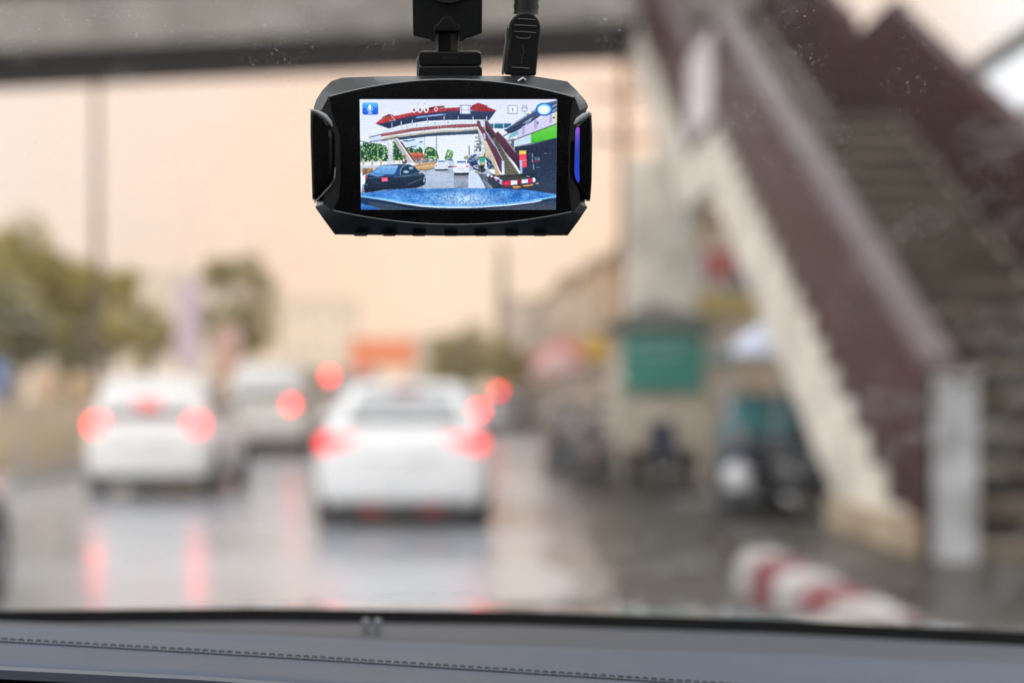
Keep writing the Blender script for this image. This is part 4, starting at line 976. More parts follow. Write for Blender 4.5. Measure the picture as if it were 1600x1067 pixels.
leaves([(745, 770), (830, 755), (900, 790), (960, 750), (1010, 800), (1010, 850), (780, 850)])
leaves([(1010, 960), (1040, 790), (1080, 745), (1160, 760), (1225, 810), (1255, 900), (1250, 1000), (1080, 1010)], (20, 56, 40), (84, 140, 60), (176, 212, 130))
leaves([(1345, 930), (1370, 850), (1390, 790), (1440, 800), (1490, 830), (1470, 920), (1420, 980), (1360, 970)], (60, 104, 66), (120, 172, 92), (188, 216, 160))
line([(30, 660), (160, 690), (405, 748)], 11, (40, 56, 74))
FR[0] = 'B'
clutter([(230, 540), (320, 520), (345, 640), (400, 700), (520, 950), (300, 950), (250, 900), (260, 760), (320, 680)], [(50, 66, 80), (126, 136, 142), (198, 204, 208), (236, 238, 240), (170, 166, 150)], N16, N8)
poly([(320, 560), (345, 545), (372, 655), (322, 650)], (150, 158, 170)); line([(180, 740), (182, 950)], 16, (70, 92, 120)); line([(280, 670), (350, 660)], 14, (52, 66, 74)); line([(260, 740), (330, 760)], 12, (70, 80, 90))
clutter([(100, 900), (160, 870), (300, 890), (420, 900), (520, 900), (540, 950), (100, 950)], [(60, 120, 150), (50, 80, 130), (190, 120, 120), (60, 160, 140), (220, 180, 90), (200, 210, 220)], N8, N16)
poly([(420, 855), (500, 845), (500, 880), (425, 885)], (222, 170, 60)); poly([(240, 870), (300, 860), (300, 900), (240, 900)], (40, 80, 170))
poly([(500, 395), (835, 385), (830, 445), (700, 470), (520, 465)], (34, 92, 122), 22); line([(564, 395), (564, 470)], 12, (210, 222, 234)); line([(715, 390), (715, 470)], 12, (210, 222, 234)); line([(500, 405), (830, 392)], 8, (150, 190, 206))
FR[0] = 'A'
poly([(290, 402), (480, 472), (640, 425), (830, 388), (1080, 352), (1340, 342), (1600, 335), (1990, 335), (2040, 345), (2145, 205), (1600, 195), (1440, 200), (1150, 235), (830, 280), (570, 342), (400, 392)], (52, 58, 92), 10, c2=(22, 44, 72))
poly([(268, 393), (370, 318), (600, 272), (830, 225), (1100, 172), (1580, 148), (1760, 140), (2010, 140), (2155, 193), (2140, 208), (1930, 210), (1750, 190), (1600, 205), (1520, 198), (1440, 204), (1150, 238), (830, 282), (570, 345), (400, 394), (300, 406)], (186, 62, 58), 26, NV, c2=(150, 40, 48), dirn='x')
line([(300, 402), (400, 388), (570, 340), (830, 278), (1150, 233), (1440, 200)], 8, (96, 34, 48)); line([(380, 318), (600, 274), (830, 228), (1090, 180)], 6, (214, 96, 86))
poly([(372, 302), (480, 248), (548, 262), (578, 336), (540, 296), (380, 312)], (140, 52, 58), 18); line([(520, 275), (575, 338)], 12, (208, 190, 206)); line([(376, 306), (480, 252)], 7, (100, 50, 62)); line([(490, 360), (580, 345)], 9, (150, 170, 190))
poly([(1105, 150), (1220, 130), (1340, 120), (1365, 172), (1240, 190), (1105, 195)], (118, 44, 46), 26); line([(1250, 140), (1345, 128)], 9, (170, 120, 80)); line([(1270, 170), (1355, 148)], 8, (236, 226, 226))
poly([(1760, 122), (1870, 78), (1960, 105), (2020, 124), (2000, 140), (1780, 140)], (166, 48, 54), 18); line([(1760, 126), (2015, 130)], 7, (104, 34, 44))
line([(915, 300), (1065, 285)], 22, (126, 166, 220)); line([(1090, 280), (1320, 256)], 20, (150, 182, 226)); line([(1350, 262), (1362, 250)], 12, (140, 180, 220))
for x_, t0, b0 in ((528, 390, 470), (675, 365, 440), (845, 345, 428), (1078, 312, 400), (1340, 285, 365), (1562, 285, 345), (1790, 290, 345), (2002, 285, 350)): line([(x_, t0), (x_, b0)], 15, (176, 186, 204)); line([(x_ + 9, t0), (x_ + 9, b0)], 5, (70, 80, 100))
up_t = [(395, 492), (530, 466), (840, 412), (1080, 386), (1340, 360), (1600, 342), (1860, 342)]; up_b = [(355, 550), (530, 522), (840, 466), (1080, 440), (1340, 420), (1600, 402), (1860, 400)]
md_b = [(355, 590), (530, 566), (840, 514), (1080, 490), (1340, 462), (1600, 455), (1860, 438)]; fa_b = [(400, 640), (530, 612), (840, 578), (1080, 548), (1340, 526), (1600, 516), (1870, 490)]
un_b = [(640, 646), (840, 622), (1080, 592), (1340, 576), (1600, 564), (1885, 552)]
poly(up_t + up_b[::-1], (212, 220, 230), 8); poly(up_b + md_b[::-1], (160, 88, 90), 22, NV, c2=(140, 76, 82), dirn='x'); poly(md_b + fa_b[::-1], (222, 224, 226), 14, NH)
low = [(x, y - 26) for x, y in fa_b]; poly(low + fa_b[::-1], (176, 170, 148), 26, N8); poly([(600, 608)] + fa_b[2:] + un_b[::-1], (64, 80, 98), 14, c2=(34, 56, 80))
for x_, y_ in ((1245, 435), (1290, 430), (1892, 425), (790, 560), (870, 545), (1520, 508)): line([(x_, y_), (x_ + 3, y_ + 22)], 9, (206, 196, 180))
for x_, y_ in ((755, 430), (915, 405), (1400, 362), (1190, 376)): line([(x_, y_), (x_ + 4, y_ + 14)], 10, (40, 54, 70))
line(up_t, 6, (240, 244, 250)); line(md_b, 6, (120, 66, 70))
line([(370, 648), (470, 640), (560, 620), (620, 604)], 24, (96, 92, 84))
poly([(462, 640), (540, 640), (540, 990), (462, 990)], (226, 228, 232), 8, c2=(196, 194, 202)); line([(466, 650), (466, 980)], 7, (170, 176, 180))
poly([(535, 622), (620, 648), (730, 800), (865, 1005), (760, 1005), (690, 860), (600, 730)], (172, 166, 158), 16, c2=(190, 190, 188)); line([(622, 650), (730, 802), (868, 1005)], 13, (236, 236, 238)); poly([(640, 655), (690, 680), (760, 790), (900, 990), (870, 990), (745, 810)], (110, 72, 66), 14)
poly([(690, 880), (740, 870), (745, 930), (700, 930)], (128, 112, 50))
poly([(800, 842), (1005, 838), (1030, 890), (1020, 960), (840, 905)], (206, 108, 76), 24, c2=(168, 74, 58)); line([(835, 902), (1010, 898)], 12, (134, 52, 44)); poly([(850, 910), (1010, 910), (1010, 1000), (880, 1000)], (150, 100, 84), 26)
FR[0] = 'C'
poly([(35, 195), (440, 168), (470, 175), (330, 230), (35, 300)], (206, 212, 220), 8, c2=(182, 184, 186))
for x_ in (76, 218, 354): poly([(x_ - 14, 92), (x_ + 14, 88), (x_ + 14, 178), (x_ - 14, 184)], (212, 184, 96), 16, c2=(190, 150, 60))
for x_ in (560, 645): poly([(x_ - 10, 95), (x_ + 10, 92), (x_ + 10, 150), (x_ - 10, 150)], (196, 172, 110))
line([(40, 150), (76, 112), (110, 140), (160, 138), (218, 104), (270, 138), (354, 100)], 10, (196, 206, 226)); poly([(440, 120), (545, 118), (552, 172), (436, 174)], (214, 212, 218)); line([(60, 250), (330, 215)], 9, (190, 166, 110))
ell(720, 125, 40, 40, (70, 80, 90)); ell(712, 110, 22, 16, (226, 228, 232)); ell(735, 130, 22, 22, (120, 60, 60))
poly([(850, 190), (960, 150), (1205, 122), (1200, 215), (1040, 262), (930, 250)], (206, 178, 120), 24, c2=(176, 140, 88)); line([(880, 190), (1195, 150)], 14, (208, 96, 66), .6); line([(900, 220), (1190, 190)], 9, (230, 214, 176)); line([(940, 258), (1040, 268), (1200, 225)], 14, (90, 88, 92))
clutter([(880, 100), (960, 90), (1080, 70), (1200, 95), (1240, 130), (1000, 150), (880, 160)], [(66, 72, 84), (196, 196, 190), (150, 120, 96), (70, 110, 150), (226, 222, 214)], N8, N16)
clutter([(60, 230), (220, 225), (230, 270), (120, 330), (60, 340)], [(60, 44, 50), (140, 90, 60), (200, 170, 110), (90, 70, 60)], N8, N4)
rd = poly([(35, 620), (60, 480), (940, 262), (1040, 268), (1210, 228), (1490, 180), (1730, 180), (2000, 230), (2120, 330), (2260, 470), (2420, 560), (2420, 640), (35, 660)], (186, 196, 210), 8, NH, c2=(116, 128, 146))
k = np.clip((.6 * NH + .4 * N16 - .5) * 60, -30, 30); img[rd] += k[rd][:, None]
poly([(1060, 300), (1200, 270), (1490, 330), (1490, 540), (1000, 540)], (190, 202, 218), 18, NH, al=.6); poly([(1725, 265), (1855, 262), (1920, 400), (2020, 540), (1715, 540)], (212, 222, 238), 14, NV, al=.85); poly([(1490, 335), (1720, 335), (1720, 430), (1490, 440)], (122, 124, 134), 16, NH, c2=(168, 176, 190))
line([(1280, 300), (1280, 390)], 26, (206, 172, 190), .5); line([(1390, 290), (1390, 360)], 22, (200, 178, 194), .4)
poly([(1860, 300), (1990, 330), (2120, 470), (2150, 545), (1990, 540), (1930, 420)], (74, 88, 98), 22, NV, c2=(112, 116, 122)); line([(1960, 420), (2110, 560)], 22, (150, 160, 172), .6); line([(2110, 500), (2125, 530)], 18, (230, 236, 244))
poly([(1368, 110), (1400, 78), (1470, 82), (1505, 140), (1490, 205), (1420, 200)], (196, 206, 220)); poly([(1385, 105), (1405, 86), (1462, 90), (1480, 118)], (64, 90, 120)); line([(1400, 208), (1490, 205)], 18, (44, 52, 66))
poly([(1186, 215), (1200, 170), (1240, 108), (1290, 98), (1350, 104), (1395, 150), (1405, 200), (1395, 250), (1215, 255)], (232, 236, 244), 6, c2=(206, 212, 224)); poly([(1232, 135), (1262, 108), (1345, 112), (1362, 140)], (110, 140, 176), 8); line([(1215, 160), (1370, 160)], 6, (176, 186, 202)); line([(1205, 258), (1390, 254)], 24, (38, 46, 60)); ell(1218, 190, 14, 9, (226, 110, 120)); ell(1385, 185, 10, 8, (220, 140, 150))
poly([(1478, 240), (1492, 185), (1535, 118), (1590, 100), (1660, 102), (1705, 130), (1732, 190), (1728, 300), (1490, 305)], (246, 248, 252), 5, c2=(218, 222, 232)); poly([(1528, 150), (1552, 116), (1672, 116), (1694, 150)], (56, 100, 150), 12); line([(1540, 140), (1682, 142)], 7, (150, 190, 226)); line([(1500, 172), (1718, 172)], 5, (190, 198, 212))
poly([(1486, 190), (1540, 196), (1530, 216), (1490, 212)], (236, 76, 100)); poly([(1672, 196), (1726, 186), (1722, 208), (1682, 214)], (236, 70, 96)); poly([(1490, 300), (1728, 298), (1722, 334), (1500, 338)], (32, 40, 56), 8); line([(1560, 240), (1650, 240)], 16, (196, 204, 216))
FR[0] = 'D'
poly([(470, 330), (560, 320), (700, 330), (1560, 300), (1560, 700), (640, 600), (560, 540), (470, 430)], (52, 62, 72), 14, c2=(40, 48, 62)); FR[0] = 'C'
# black saloon on the left
poly([(92, 605), (82, 520), (108, 410), (100, 350), (160, 318), (250, 255), (340, 192), (480, 176), (640, 165), (800, 170), (885, 210), (965, 282), (1030, 325), (1052, 400), (1034, 485), (900, 535), (620, 552), (400, 562), (200, 598)], (40, 62, 86), 10, c2=(16, 24, 38))
poly([(158, 326), (260, 258), (342, 196), (480, 186), (626, 184), (590, 260), (560, 330), (430, 336), (300, 362)], (128, 176, 222), 18, NH, c2=(84, 136, 192)); line([(380, 215), (600, 205)], 9, (168, 206, 238)); line([(300, 262), (590, 245)], 7, (104, 156, 208)); line([(240, 318), (380, 318), (560, 325)], 8, (56, 96, 144)); poly([(390, 330), (560, 330), (590, 350), (470, 372)], (34, 60, 98))
poly([(624, 186), (684, 188), (650, 260), (640, 345), (530, 372), (590, 262)], (30, 72, 122), 12); poly([(662, 330), (668, 250), (700, 200), (800, 184), (872, 216), (932, 290), (780, 326), (700, 342)], (26, 56, 74), 14); line([(655, 335), (655, 260), (690, 200), (740, 178)], 8, (176, 196, 208)); line([(665, 345), (760, 345), (935, 298)], 7, (120, 150, 168)); line([(770, 190), (780, 320)], 10, (18, 34, 48)); ell(745, 285, 44, 20, (150, 186, 210)); ell(822, 226, 36, 18, (140, 180, 204)); ell(965, 298, 30, 14, (150, 166, 180)); line([(890, 215), (960, 280)], 8, (150, 150, 140))
line([(560, 372), (900, 340), (1010, 330)], 8, (88, 120, 146)); line([(770, 478), (900, 430), (990, 385)], 9, (92, 116, 140)); line([(600, 520), (780, 500)], 8, (40, 62, 86)); line([(250, 430), (320, 470)], 9, (50, 74, 96)); line([(130, 380), (350, 372)], 9, (70, 104, 138)); ell(120, 480, 20, 14, (40, 110, 110)); line([(180, 500), (520, 520)], 7, (36, 54, 76)); line([(640, 380), (650, 540)], 6, (12, 20, 34))
ell(1022, 410, 28, 74, (20, 36, 52)); ell(1026, 405, 15, 46, (86, 120, 136)); ell(1022, 425, 8, 18, (206, 214, 216)); ell(1034, 372, 7, 12, (190, 200, 206))
poly([(356, 372), (450, 370), (462, 425), (366, 438)], (252, 74, 110), 14); line([(380, 410), (440, 412)], 14, (255, 170, 190)); poly([(98, 348), (142, 346), (134, 378), (104, 380)], (226, 54, 84))
line([(960, 560), (1050, 530)], 22, (150, 160, 130), .5)
FR[0] = 'D'
clutter([(150, 60), (310, 40), (330, 180), (310, 250), (200, 190), (150, 150)], [(30, 44, 84), (66, 96, 130), (150, 170, 196), (206, 190, 200), (96, 110, 126)], N16, N8)
poly([(160, 120), (230, 95), (280, 110), (270, 160), (190, 160)], (44, 58, 100), 16); line([(180, 118), (260, 112)], 10, (150, 190, 214)); line([(250, 230), (320, 260)], 24, (34, 40, 66)); line([(280, 285), (320, 300)], 24, (150, 130, 90))
poly([(330, 60), (432, 55), (440, 220), (345, 190)], (176, 172, 140), 18); poly([(338, 78), (426, 72), (424, 130), (340, 134)], (40, 168, 144), 12); poly([(325, 52), (440, 46), (432, 70), (330, 76)], (90, 100, 66)); clutter([(325, 185), (420, 180), (436, 270), (400, 300), (325, 285)], [(20, 36, 36), (44, 60, 58), (84, 96, 92)], N8, N16); line([(435, 170), (420, 230)], 14, (200, 196, 184))
clutter([(445, 50), (540, 90), (575, 150), (575, 245), (460, 245)], [(14, 26, 48), (30, 56, 90), (70, 110, 140), (150, 180, 200), (170, 70, 80)], N8, N16); ell(466, 232, 12, 12, (226, 232, 238)); line([(480, 180), (560, 190)], 12, (24, 90, 110))
FR[0] = 'B'
# market hall on the right
poly([(720, 492), (980, 320), (1225, 165), (1310, 262), (1120, 392), (830, 545), (790, 540)], (70, 84, 112), 16, NH, c2=(38, 52, 78)); poly([(1200, 200), (1380, 78), (1545, 28), (1545, 220), (1440, 262), (1290, 268)], (64, 82, 112), 18, NH)
for a_, b_ in (((745, 480), (1225, 180)), ((1400, 70), (1545, 40)), ((1450, 150), (1545, 100)), ((1020, 390), (1160, 310)), ((1060, 400), (1140, 340)), ((1465, 215), (1545, 160))): line([a_, b_], 12, (186, 200, 222))
line([(830, 500), (1100, 330)], 10, (24, 36, 60)); line([(850, 530), (1130, 390)], 14, (26, 38, 60)); line([(715, 585), (810, 535)], 16, (50, 60, 80)); line([(900, 415), (1040, 330)], 22, (92, 60, 74), .5); line([(1090, 260), (1150, 225)], 26, (120, 96, 84), .5)
poly([(930, 610), (940, 500), (1040, 425), (1230, 335), (1450, 245), (1545, 212), (1545, 392), (905, 636)], (214, 208, 230), 8, c2=(196, 192, 220))
for x_, y_ in ((1025, 440), (1210, 350), (1448, 250)): poly([(x_ - 22, y_), (x_ + 22, y_ - 16), (x_ + 22, y_ + 120), (x_ - 18, y_ + 136)], (176, 162, 194))
ell(1245, 385, 16, 24, (110, 112, 140)); line([(1530, 220), (1530, 380)], 26, (206, 214, 120)); ell(1495, 305, 16, 14, (60, 66, 90)); poly([(750, 600), (940, 495), (945, 560), (800, 630)], (124, 178, 192), 14); poly([(720, 590), (790, 560), (800, 625), (750, 640)], (214, 226, 234)); line([(760, 655), (880, 630)], 12, (60, 74, 86)); poly([(790, 660), (880, 640), (885, 770), (850, 760)], (90, 100, 104), 20); ell(820, 680, 22, 18, (200, 196, 216)); line([(840, 640), (870, 640)], 14, (150, 80, 80))
poly([(885, 655), (1140, 550), (1146, 704), (900, 752)], (196, 216, 226), 10, NV); poly([(1140, 548), (1546, 396), (1546, 614), (1146, 704)], (116, 204, 70), 10, NV, c2=(62, 184, 40)); line([(880, 646), (1545, 396)], 12, (44, 50, 66)); line([(1143, 550), (1147, 702)], 7, (120, 180, 110))
poly([(885, 762), (1145, 712), (1546, 620), (1546, 1720), (1200, 1500), (1050, 1330), (985, 1180), (930, 900)], (26, 34, 54), 10, c2=(50, 68, 92)); line([(900, 752), (1545, 616)], 9, (20, 26, 40)); poly([(1090, 740), (1546, 640), (1546, 760), (1100, 830)], (34, 42, 64), 12)
poly([(962, 810), (1070, 808), (1068, 865), (960, 870)], (236, 206, 84), 10); poly([(962, 864), (1070, 860), (1082, 1060), (1010, 1070), (968, 960)], (252, 66, 88), 10); line([(1000, 962), (1078, 955)], 9, (255, 160, 176))
for p_ in ([(1168, 860), (1170, 905)], [(1168, 930), (1170, 985)], [(1185, 1020), (1190, 1095)]): line(p_, 20, (116, 150, 156), .8)
for x_ in (1215, 1240, 1262, 1276): line([(x_, 912), (x_, 950)], 9, (140, 170, 184), .8)
line([(1210, 946), (1280, 944)], 8, (140, 170, 184), .7); line([(1180, 975), (1275, 972)], 14, (166, 46, 84)); line([(1232, 1062), (1282, 1066)], 16, (80, 116, 134)); line([(1360, 850), (1395, 850)], 10, (96, 120, 134)); line([(1410, 858), (1470, 838)], 9, (70, 96, 112)); ell(1118, 855, 10, 8, (100, 120, 140)); line([(1200, 1115), (1300, 1120)], 20, (60, 34, 60), .6)
# the staircase
poly([(300, 350), (440, 348), (460, 440), (600, 620), (800, 950), (965, 1170), (740, 1185), (700, 960), (560, 660), (440, 510), (340, 400)], (48, 50, 44), 16)
for k in range(34):
    t_ = (k / 33) ** 1.25; y_ = 615 + t_ * 555; xa = 545 + t_ * 190; xb = 610 + t_ * 350; line([(xa, y_), (xb, y_ - 6)], 5 + 10 * t_, (150, 140, 108) if k % 2 else (118, 108, 82), .8)
poly([(340, 350), (430, 350), (425, 480), (390, 480)], (206, 206, 222)); poly([(390, 440), (440, 440), (430, 520), (400, 520)], (150, 140, 140), 20)
poly([(308, 455), (330, 470), (405, 645), (442, 645), (560, 880), (600, 1010), (655, 1160), (590, 1190), (570, 1060), (480, 900), (400, 720), (385, 650), (322, 520)], (216, 210, 196), 14, c2=(188, 168, 128))
poly([(296, 352), (345, 402), (430, 500), (560, 680), (690, 930), (692, 1165), (655, 1110), (600, 980), (545, 850), (445, 655), (405, 640), (385, 560), (320, 455)], (112, 62, 74), 18, NV, c2=(82, 40, 56)); poly([(395, 540), (430, 545), (440, 630), (405, 640)], (180, 172, 200)); poly([(430, 505), (480, 540), (600, 740), (560, 740), (470, 600)], (120, 100, 130), 12); line([(432, 506), (600, 755), (700, 945)], 13, (168, 172, 204)); line([(300, 356), (430, 502)], 9, (140, 96, 110))
poly([(432, 350), (470, 350), (590, 545), (630, 516), (770, 650), (880, 780), (975, 960), (985, 1140), (900, 1010), (740, 830), (600, 625), (455, 440)], (98, 54, 66), 12, c2=(56, 30, 48)); line([(440, 345), (590, 545), (630, 518), (760, 645), (960, 880)], 9, (132, 92, 100)); line([(760, 650), (900, 830)], 8, (190, 190, 206))
FR[0] = 'D'
poly([(690, 120), (728, 112), (736, 310), (696, 316)], (176, 196, 226), 12, c2=(222, 228, 238)); line([(694, 125), (700, 312)], 8, (236, 240, 246)); poly([(966, 105), (1000, 100), (1012, 308), (982, 314)], (170, 184, 216), 12); line([(1004, 120), (1010, 305)], 8, (120, 190, 226))
poly([(585, 280), (650, 290), (665, 330), (600, 345)], (204, 158, 96), 22); poly([(680, 335), (1010, 315), (1090, 385), (930, 408), (735, 420)], (40, 46, 44), 14, c2=(70, 70, 58)); poly([(1010, 320), (1230, 300), (1240, 400), (1100, 385)], (30, 38, 54), 8); line([(1080, 352), (1130, 362)], 9, (190, 200, 210))
line([(480, 330), (500, 352)], 44, (216, 222, 234)); line([(505, 360), (522, 372)], 40, (60, 40, 64)); line([(530, 352), (556, 376)], 34, (214, 218, 232)); line([(548, 380), (566, 388)], 38, (110, 30, 56)); line([(590, 372), (640, 392)], 34, (222, 224, 234)); line([(600, 400), (620, 420)], 30, (150, 164, 186)); line([(632, 420), (646, 440)], 40, (66, 44, 80)); line([(668, 415), (700, 432)], 26, (216, 214, 228)); line([(664, 450), (690, 462)], 34, (160, 170, 192)); line([(700, 440), (720, 470)], 30, (180, 40, 76))
poly([(705, 440), (835, 418), (834, 492), (790, 510), (722, 500)], (226, 36, 66), 14, c2=(176, 26, 54)); poly([(836, 418), (934, 414), (936, 478), (835, 490)], (228, 230, 238), 8); poly([(935, 408), (1000, 404), (1002, 462), (937, 476)], (150, 30, 58), 14); poly([(1001, 404), (1100, 396), (1102, 454), (1003, 464)], (226, 228, 236), 8); poly([(1101, 388), (1170, 382), (1176, 446), (1103, 460)], (206, 30, 62), 14); poly([(1171, 378), (1205, 372), (1220, 400), (1216, 438), (1178, 446)], (220, 224, 234), 8)
line([(860, 430), (900, 425)], 7, (176, 184, 200)); line([(1020, 415), (1080, 412)], 6, (170, 180, 196)); line([(740, 470), (800, 466)], 8, (255, 110, 130))
poly([(850, 512), (990, 500), (1014, 528), (930, 552), (890, 545)], (240, 160, 62), 22); poly([(1010, 494), (1185, 472), (1178, 500), (1020, 520)], (214, 150, 72), 24); poly([(1225, 455), (1265, 452), (1270, 475), (1230, 475)], (200, 146, 84)); line([(960, 498), (1060, 522)], 12, (40, 40, 46)); poly([(840, 540), (1290, 480), (1560, 560), (1560, 640), (1100, 560)], (44, 54, 70), 10, al=.7)
# our bonnet with rain
FR[0] = 'C'
hp = [(30, 622), (230, 598), (420, 570), (700, 550), (1000, 545), (1600, 540), (2150, 540), (2630, 562), (3095, 632), (3095, 690), (2950, 700), (2750, 745), (2350, 795), (1850, 828), (1600, 832), (1250, 826), (1000, 808), (700, 768), (400, 712), (30, 664)]
m_ = mask0(T(hp)); n_ = .45 * N40 + .3 * NH + .25 * N8; mix(m_, (18, 84, 166), (92, 160, 226), n_)
sp_k = np.exp(-((gx - 830) / 230) ** 2 - ((gy - 805) / 55) ** 2); lf = np.exp(-((gx - 330) / 200) ** 2 - ((gy - 760) / 30) ** 2); wk = np.clip(sp_k * (.35 + .8 * N8) + lf * .25 * N16, 0, .95)[..., None]
img[m_] = (img * (1 - wk) + np.array((206, 224, 240)) * wk)[m_]
b_ = m_ & (.7 * N4 + .3 * N8 > .74); img[b_] = img[b_] * .65 + np.array((170, 214, 248)) * .35
b_ = m_ & (.7 * N4 + .3 * N8 < .30); img[b_] = img[b_] * .75 + np.array((24, 66, 120)) * .25
poly([(820, 590), (1300, 570), (1700, 575), (1500, 600), (1000, 612)], (64, 110, 160), 16, NH, al=.5); line([(900, 600), (1200, 612)], 9, (50, 90, 136), .6); line([(2250, 560), (2550, 600), (2850, 660)], 16, (70, 100, 150), .5)
line([(30, 664), (400, 706), (700, 758), (1000, 796), (1300, 815), (1600, 818), (1850, 812), (2350, 780), (2750, 730), (2950, 690)], 26, (128, 192, 240), .8); line([(2700, 725), (2950, 688), (3095, 660)], 16, (150, 206, 244), .8)
poly([(30, 672), (400, 726), (700, 784), (1000, 826), (1250, 842), (1600, 848), (1850, 842), (2350, 810), (2750, 760), (2960, 712), (3095, 700), (3095, 900), (30, 900)], (24, 52, 92), 8, c2=(18, 30, 48)); poly([(120, 740), (500, 790), (800, 850), (1200, 880), (300, 880)], (52, 68, 84), 12); poly([(30, 770), (150, 805), (360, 880), (30, 880)], (60, 128, 206), 22, c2=(30, 80, 150)); line([(150, 800), (330, 860)], 9, (70, 130, 190)); poly([(2000, 860), (2350, 830), (2750, 780), (3095, 720), (3095, 890), (2000, 890)], (52, 62, 82), 12, c2=(70, 76, 90))
# on-screen symbols
FR[0] = 'A'
poly([(70, 100), (92, 76), (298, 76), (320, 100), (320, 236), (298, 258), (92, 258), (70, 236)], (96, 190, 238), 3, c2=(6, 70, 196)); poly([(74, 160), (316, 160), (316, 200), (74, 200)], (10, 110, 220), 3, c2=(8, 92, 210))
ell(188, 140, 22, 34, (246, 250, 255), nz_=0); ell(188, 165, 22, 28, (240, 248, 255), nz_=0); line([(146, 160), (152, 190), (172, 206), (188, 210), (204, 206), (226, 190), (232, 160)], 9, (224, 240, 255)); line([(188, 206), (188, 236)], 10, (236, 246, 255)); line([(158, 237), (220, 237)], 9, (236, 246, 255))
for x_ in (872, 966, 1062):
    ell(x_, 168, 42, 64, (196, 200, 210), nz_=0); ell(x_, 166, 38, 62, (234, 236, 242), nz_=0); ell(x_ + 2, 178, 18, 34, (120, 56, 54)); ell(x_, 128, 40, 44, (226, 228, 238), .92, 0); line([(x_ - 34, 92), (x_ - 20, 80)], 7, (150, 156, 170)); line([(x_ - 40, 122), (x_ - 8, 98)], 6, (166, 172, 186))
poly([(1176, 174), (1216, 130), (1258, 174), (1216, 218)], (244, 240, 246), 0); poly([(1188, 172), (1216, 142), (1248, 172), (1216, 204)], (238, 76, 106), 6)
FR[0] = 'B'
poly([(34, 112), (204, 112), (204, 250), (34, 250)], (98, 108, 140), 4); poly([(42, 118), (196, 118), (196, 244), (42, 244)], (206, 204, 232), 6); poly([(68, 122), (172, 122), (172, 178), (68, 178)], (232, 234, 244), 3); poly([(68, 188), (172, 188), (172, 240), (68, 240)], (226, 224, 240), 3); line([(66, 118), (66, 246)], 7, (120, 126, 160)); line([(174, 118), (174, 246)], 7, (120, 126, 160)); line([(66, 184), (174, 184)], 6, (140, 146, 176))
line([(784, 130), (806, 116), (910, 116), (930, 132), (930, 246), (784, 246), (784, 130)], 10, (140, 152, 166)); poly([(792, 126), (922, 126), (922, 238), (792, 238)], (216, 222, 228), 3); poly([(814, 146), (902, 146), (902, 224), (814, 224)], (238, 242, 246), 2); line([(840, 168), (866, 168), (850, 208)], 9, (50, 66, 88))
line([(996, 156), (1086, 156), (1066, 206), (1012, 206), (996, 156)], 8, (112, 124, 142)); line([(1010, 130), (1072, 130)], 8, (130, 140, 156)); line([(1014, 112), (1014, 150)], 8, (120, 130, 148)); line([(1064, 112), (1064, 150)], 8, (120, 130, 148)); line([(1040, 208), (1046, 246), (1084, 240)], 8, (150, 160, 176)); ell(1128, 232, 20, 14, (236, 238, 226))
ell(1346, 178, 132, 100, (16, 74, 176)); ell(1346, 176, 118, 88, (40, 150, 230)); ell(1344, 180, 98, 74, (186, 226, 250)); ell(1340, 186, 80, 58, (238, 244, 250))
for k in range(4): line([(1280, 150 + k * 24), (1410, 150 + k * 24)], 6, (190, 214, 236), .7)
# average to display pixels, add the grain and line structure of the panel
b0 = img.copy()
for _ in range(2): b0 = (b0 + np.roll(b0, 1, 0) + np.roll(b0, 1, 1) + np.roll(b0, -1, 0) + np.roll(b0, -1, 1)) / 5
b1 = b0.copy()                                    # the soft focus and edge sharpening of a small video chip
for _ in range(6): b1 = (b1 + np.roll(b1, 2, 0) + np.roll(b1, 2, 1) + np.roll(b1, -2, 0) + np.roll(b1, -2, 1)) / 5
img = b0 + .22 * (b0 - b1)
pix = img.reshape(GH, SS, GW, SS, 3).mean((1, 3))
pix += rng.normal(0, 6, pix.shape[:2])[..., None] + rng.normal(0, 3, pix.shape)
pix *= (1 - .05 * (np.arange(GH) % 3 == 0))[:, None, None]
pix = pix * np.array((.99, 1.0, 1.02)) + np.array((2, 4, 8))
pix = np.clip(pix, 0, 255) / 255.
pl = np.where(pix <= .04045, pix / 12.92, ((pix + .055) / 1.055) ** 2.4)
su0, sv0 = 550 + X0 / 4.706, 140 + Y0s / 4.706; su1, sv1 = 550 + X1 / 4.706, 140 + Y1s / 4.706
p00 = L(su0, sv0, -.00035); p11 = L(su1, sv1, -.00035)
ux, uz = np.meshgrid(np.linspace(p00.x, p11.x, GW + 1), np.linspace(p00.z, p11.z, GH + 1))
vs = np.stack([ux, np.full_like(ux, p00.y), uz], -1).reshape(-1, 3)
ii = (np.arange(GH)[:, None] * (GW + 1) + np.arange(GW)[None]).reshape(-1)
fc = np.stack([ii, ii + GW + 1, ii + GW + 2, ii + 1], -1)
me = bpy.data.meshes.new('screen'); me.from_pydata(vs.tolist(), [], fc.tolist())
at_ = me.attributes.new('pixel', 'FLOAT_COLOR', 'FACE')
at_.data.foreach_set('color', np.concatenate([pl.reshape(-1, 3), np.ones((GW * GH, 1))], 1).astype(np.float32).ravel())
smt = bpy.data.materials.new('lit display'); smt.use_nodes = True; n = smt.node_tree.nodes; l = smt.node_tree.links; b = n['Principled BSDF']
an = n.new('ShaderNodeAttribute'); an.attribute_name = 'pixel'; l.new(an.outputs['Color'], b.inputs['Emission Color']); b.inputs['Emission Strength'].default_value = .86
b.inputs['Base Color'].default_value = (.006, .006, .008, 1); b.inputs['Roughness'].default_value = .25
me.materials.append(smt); so = bpy.data.objects.new('screen', me); COL.objects.link(so); so.parent = dc

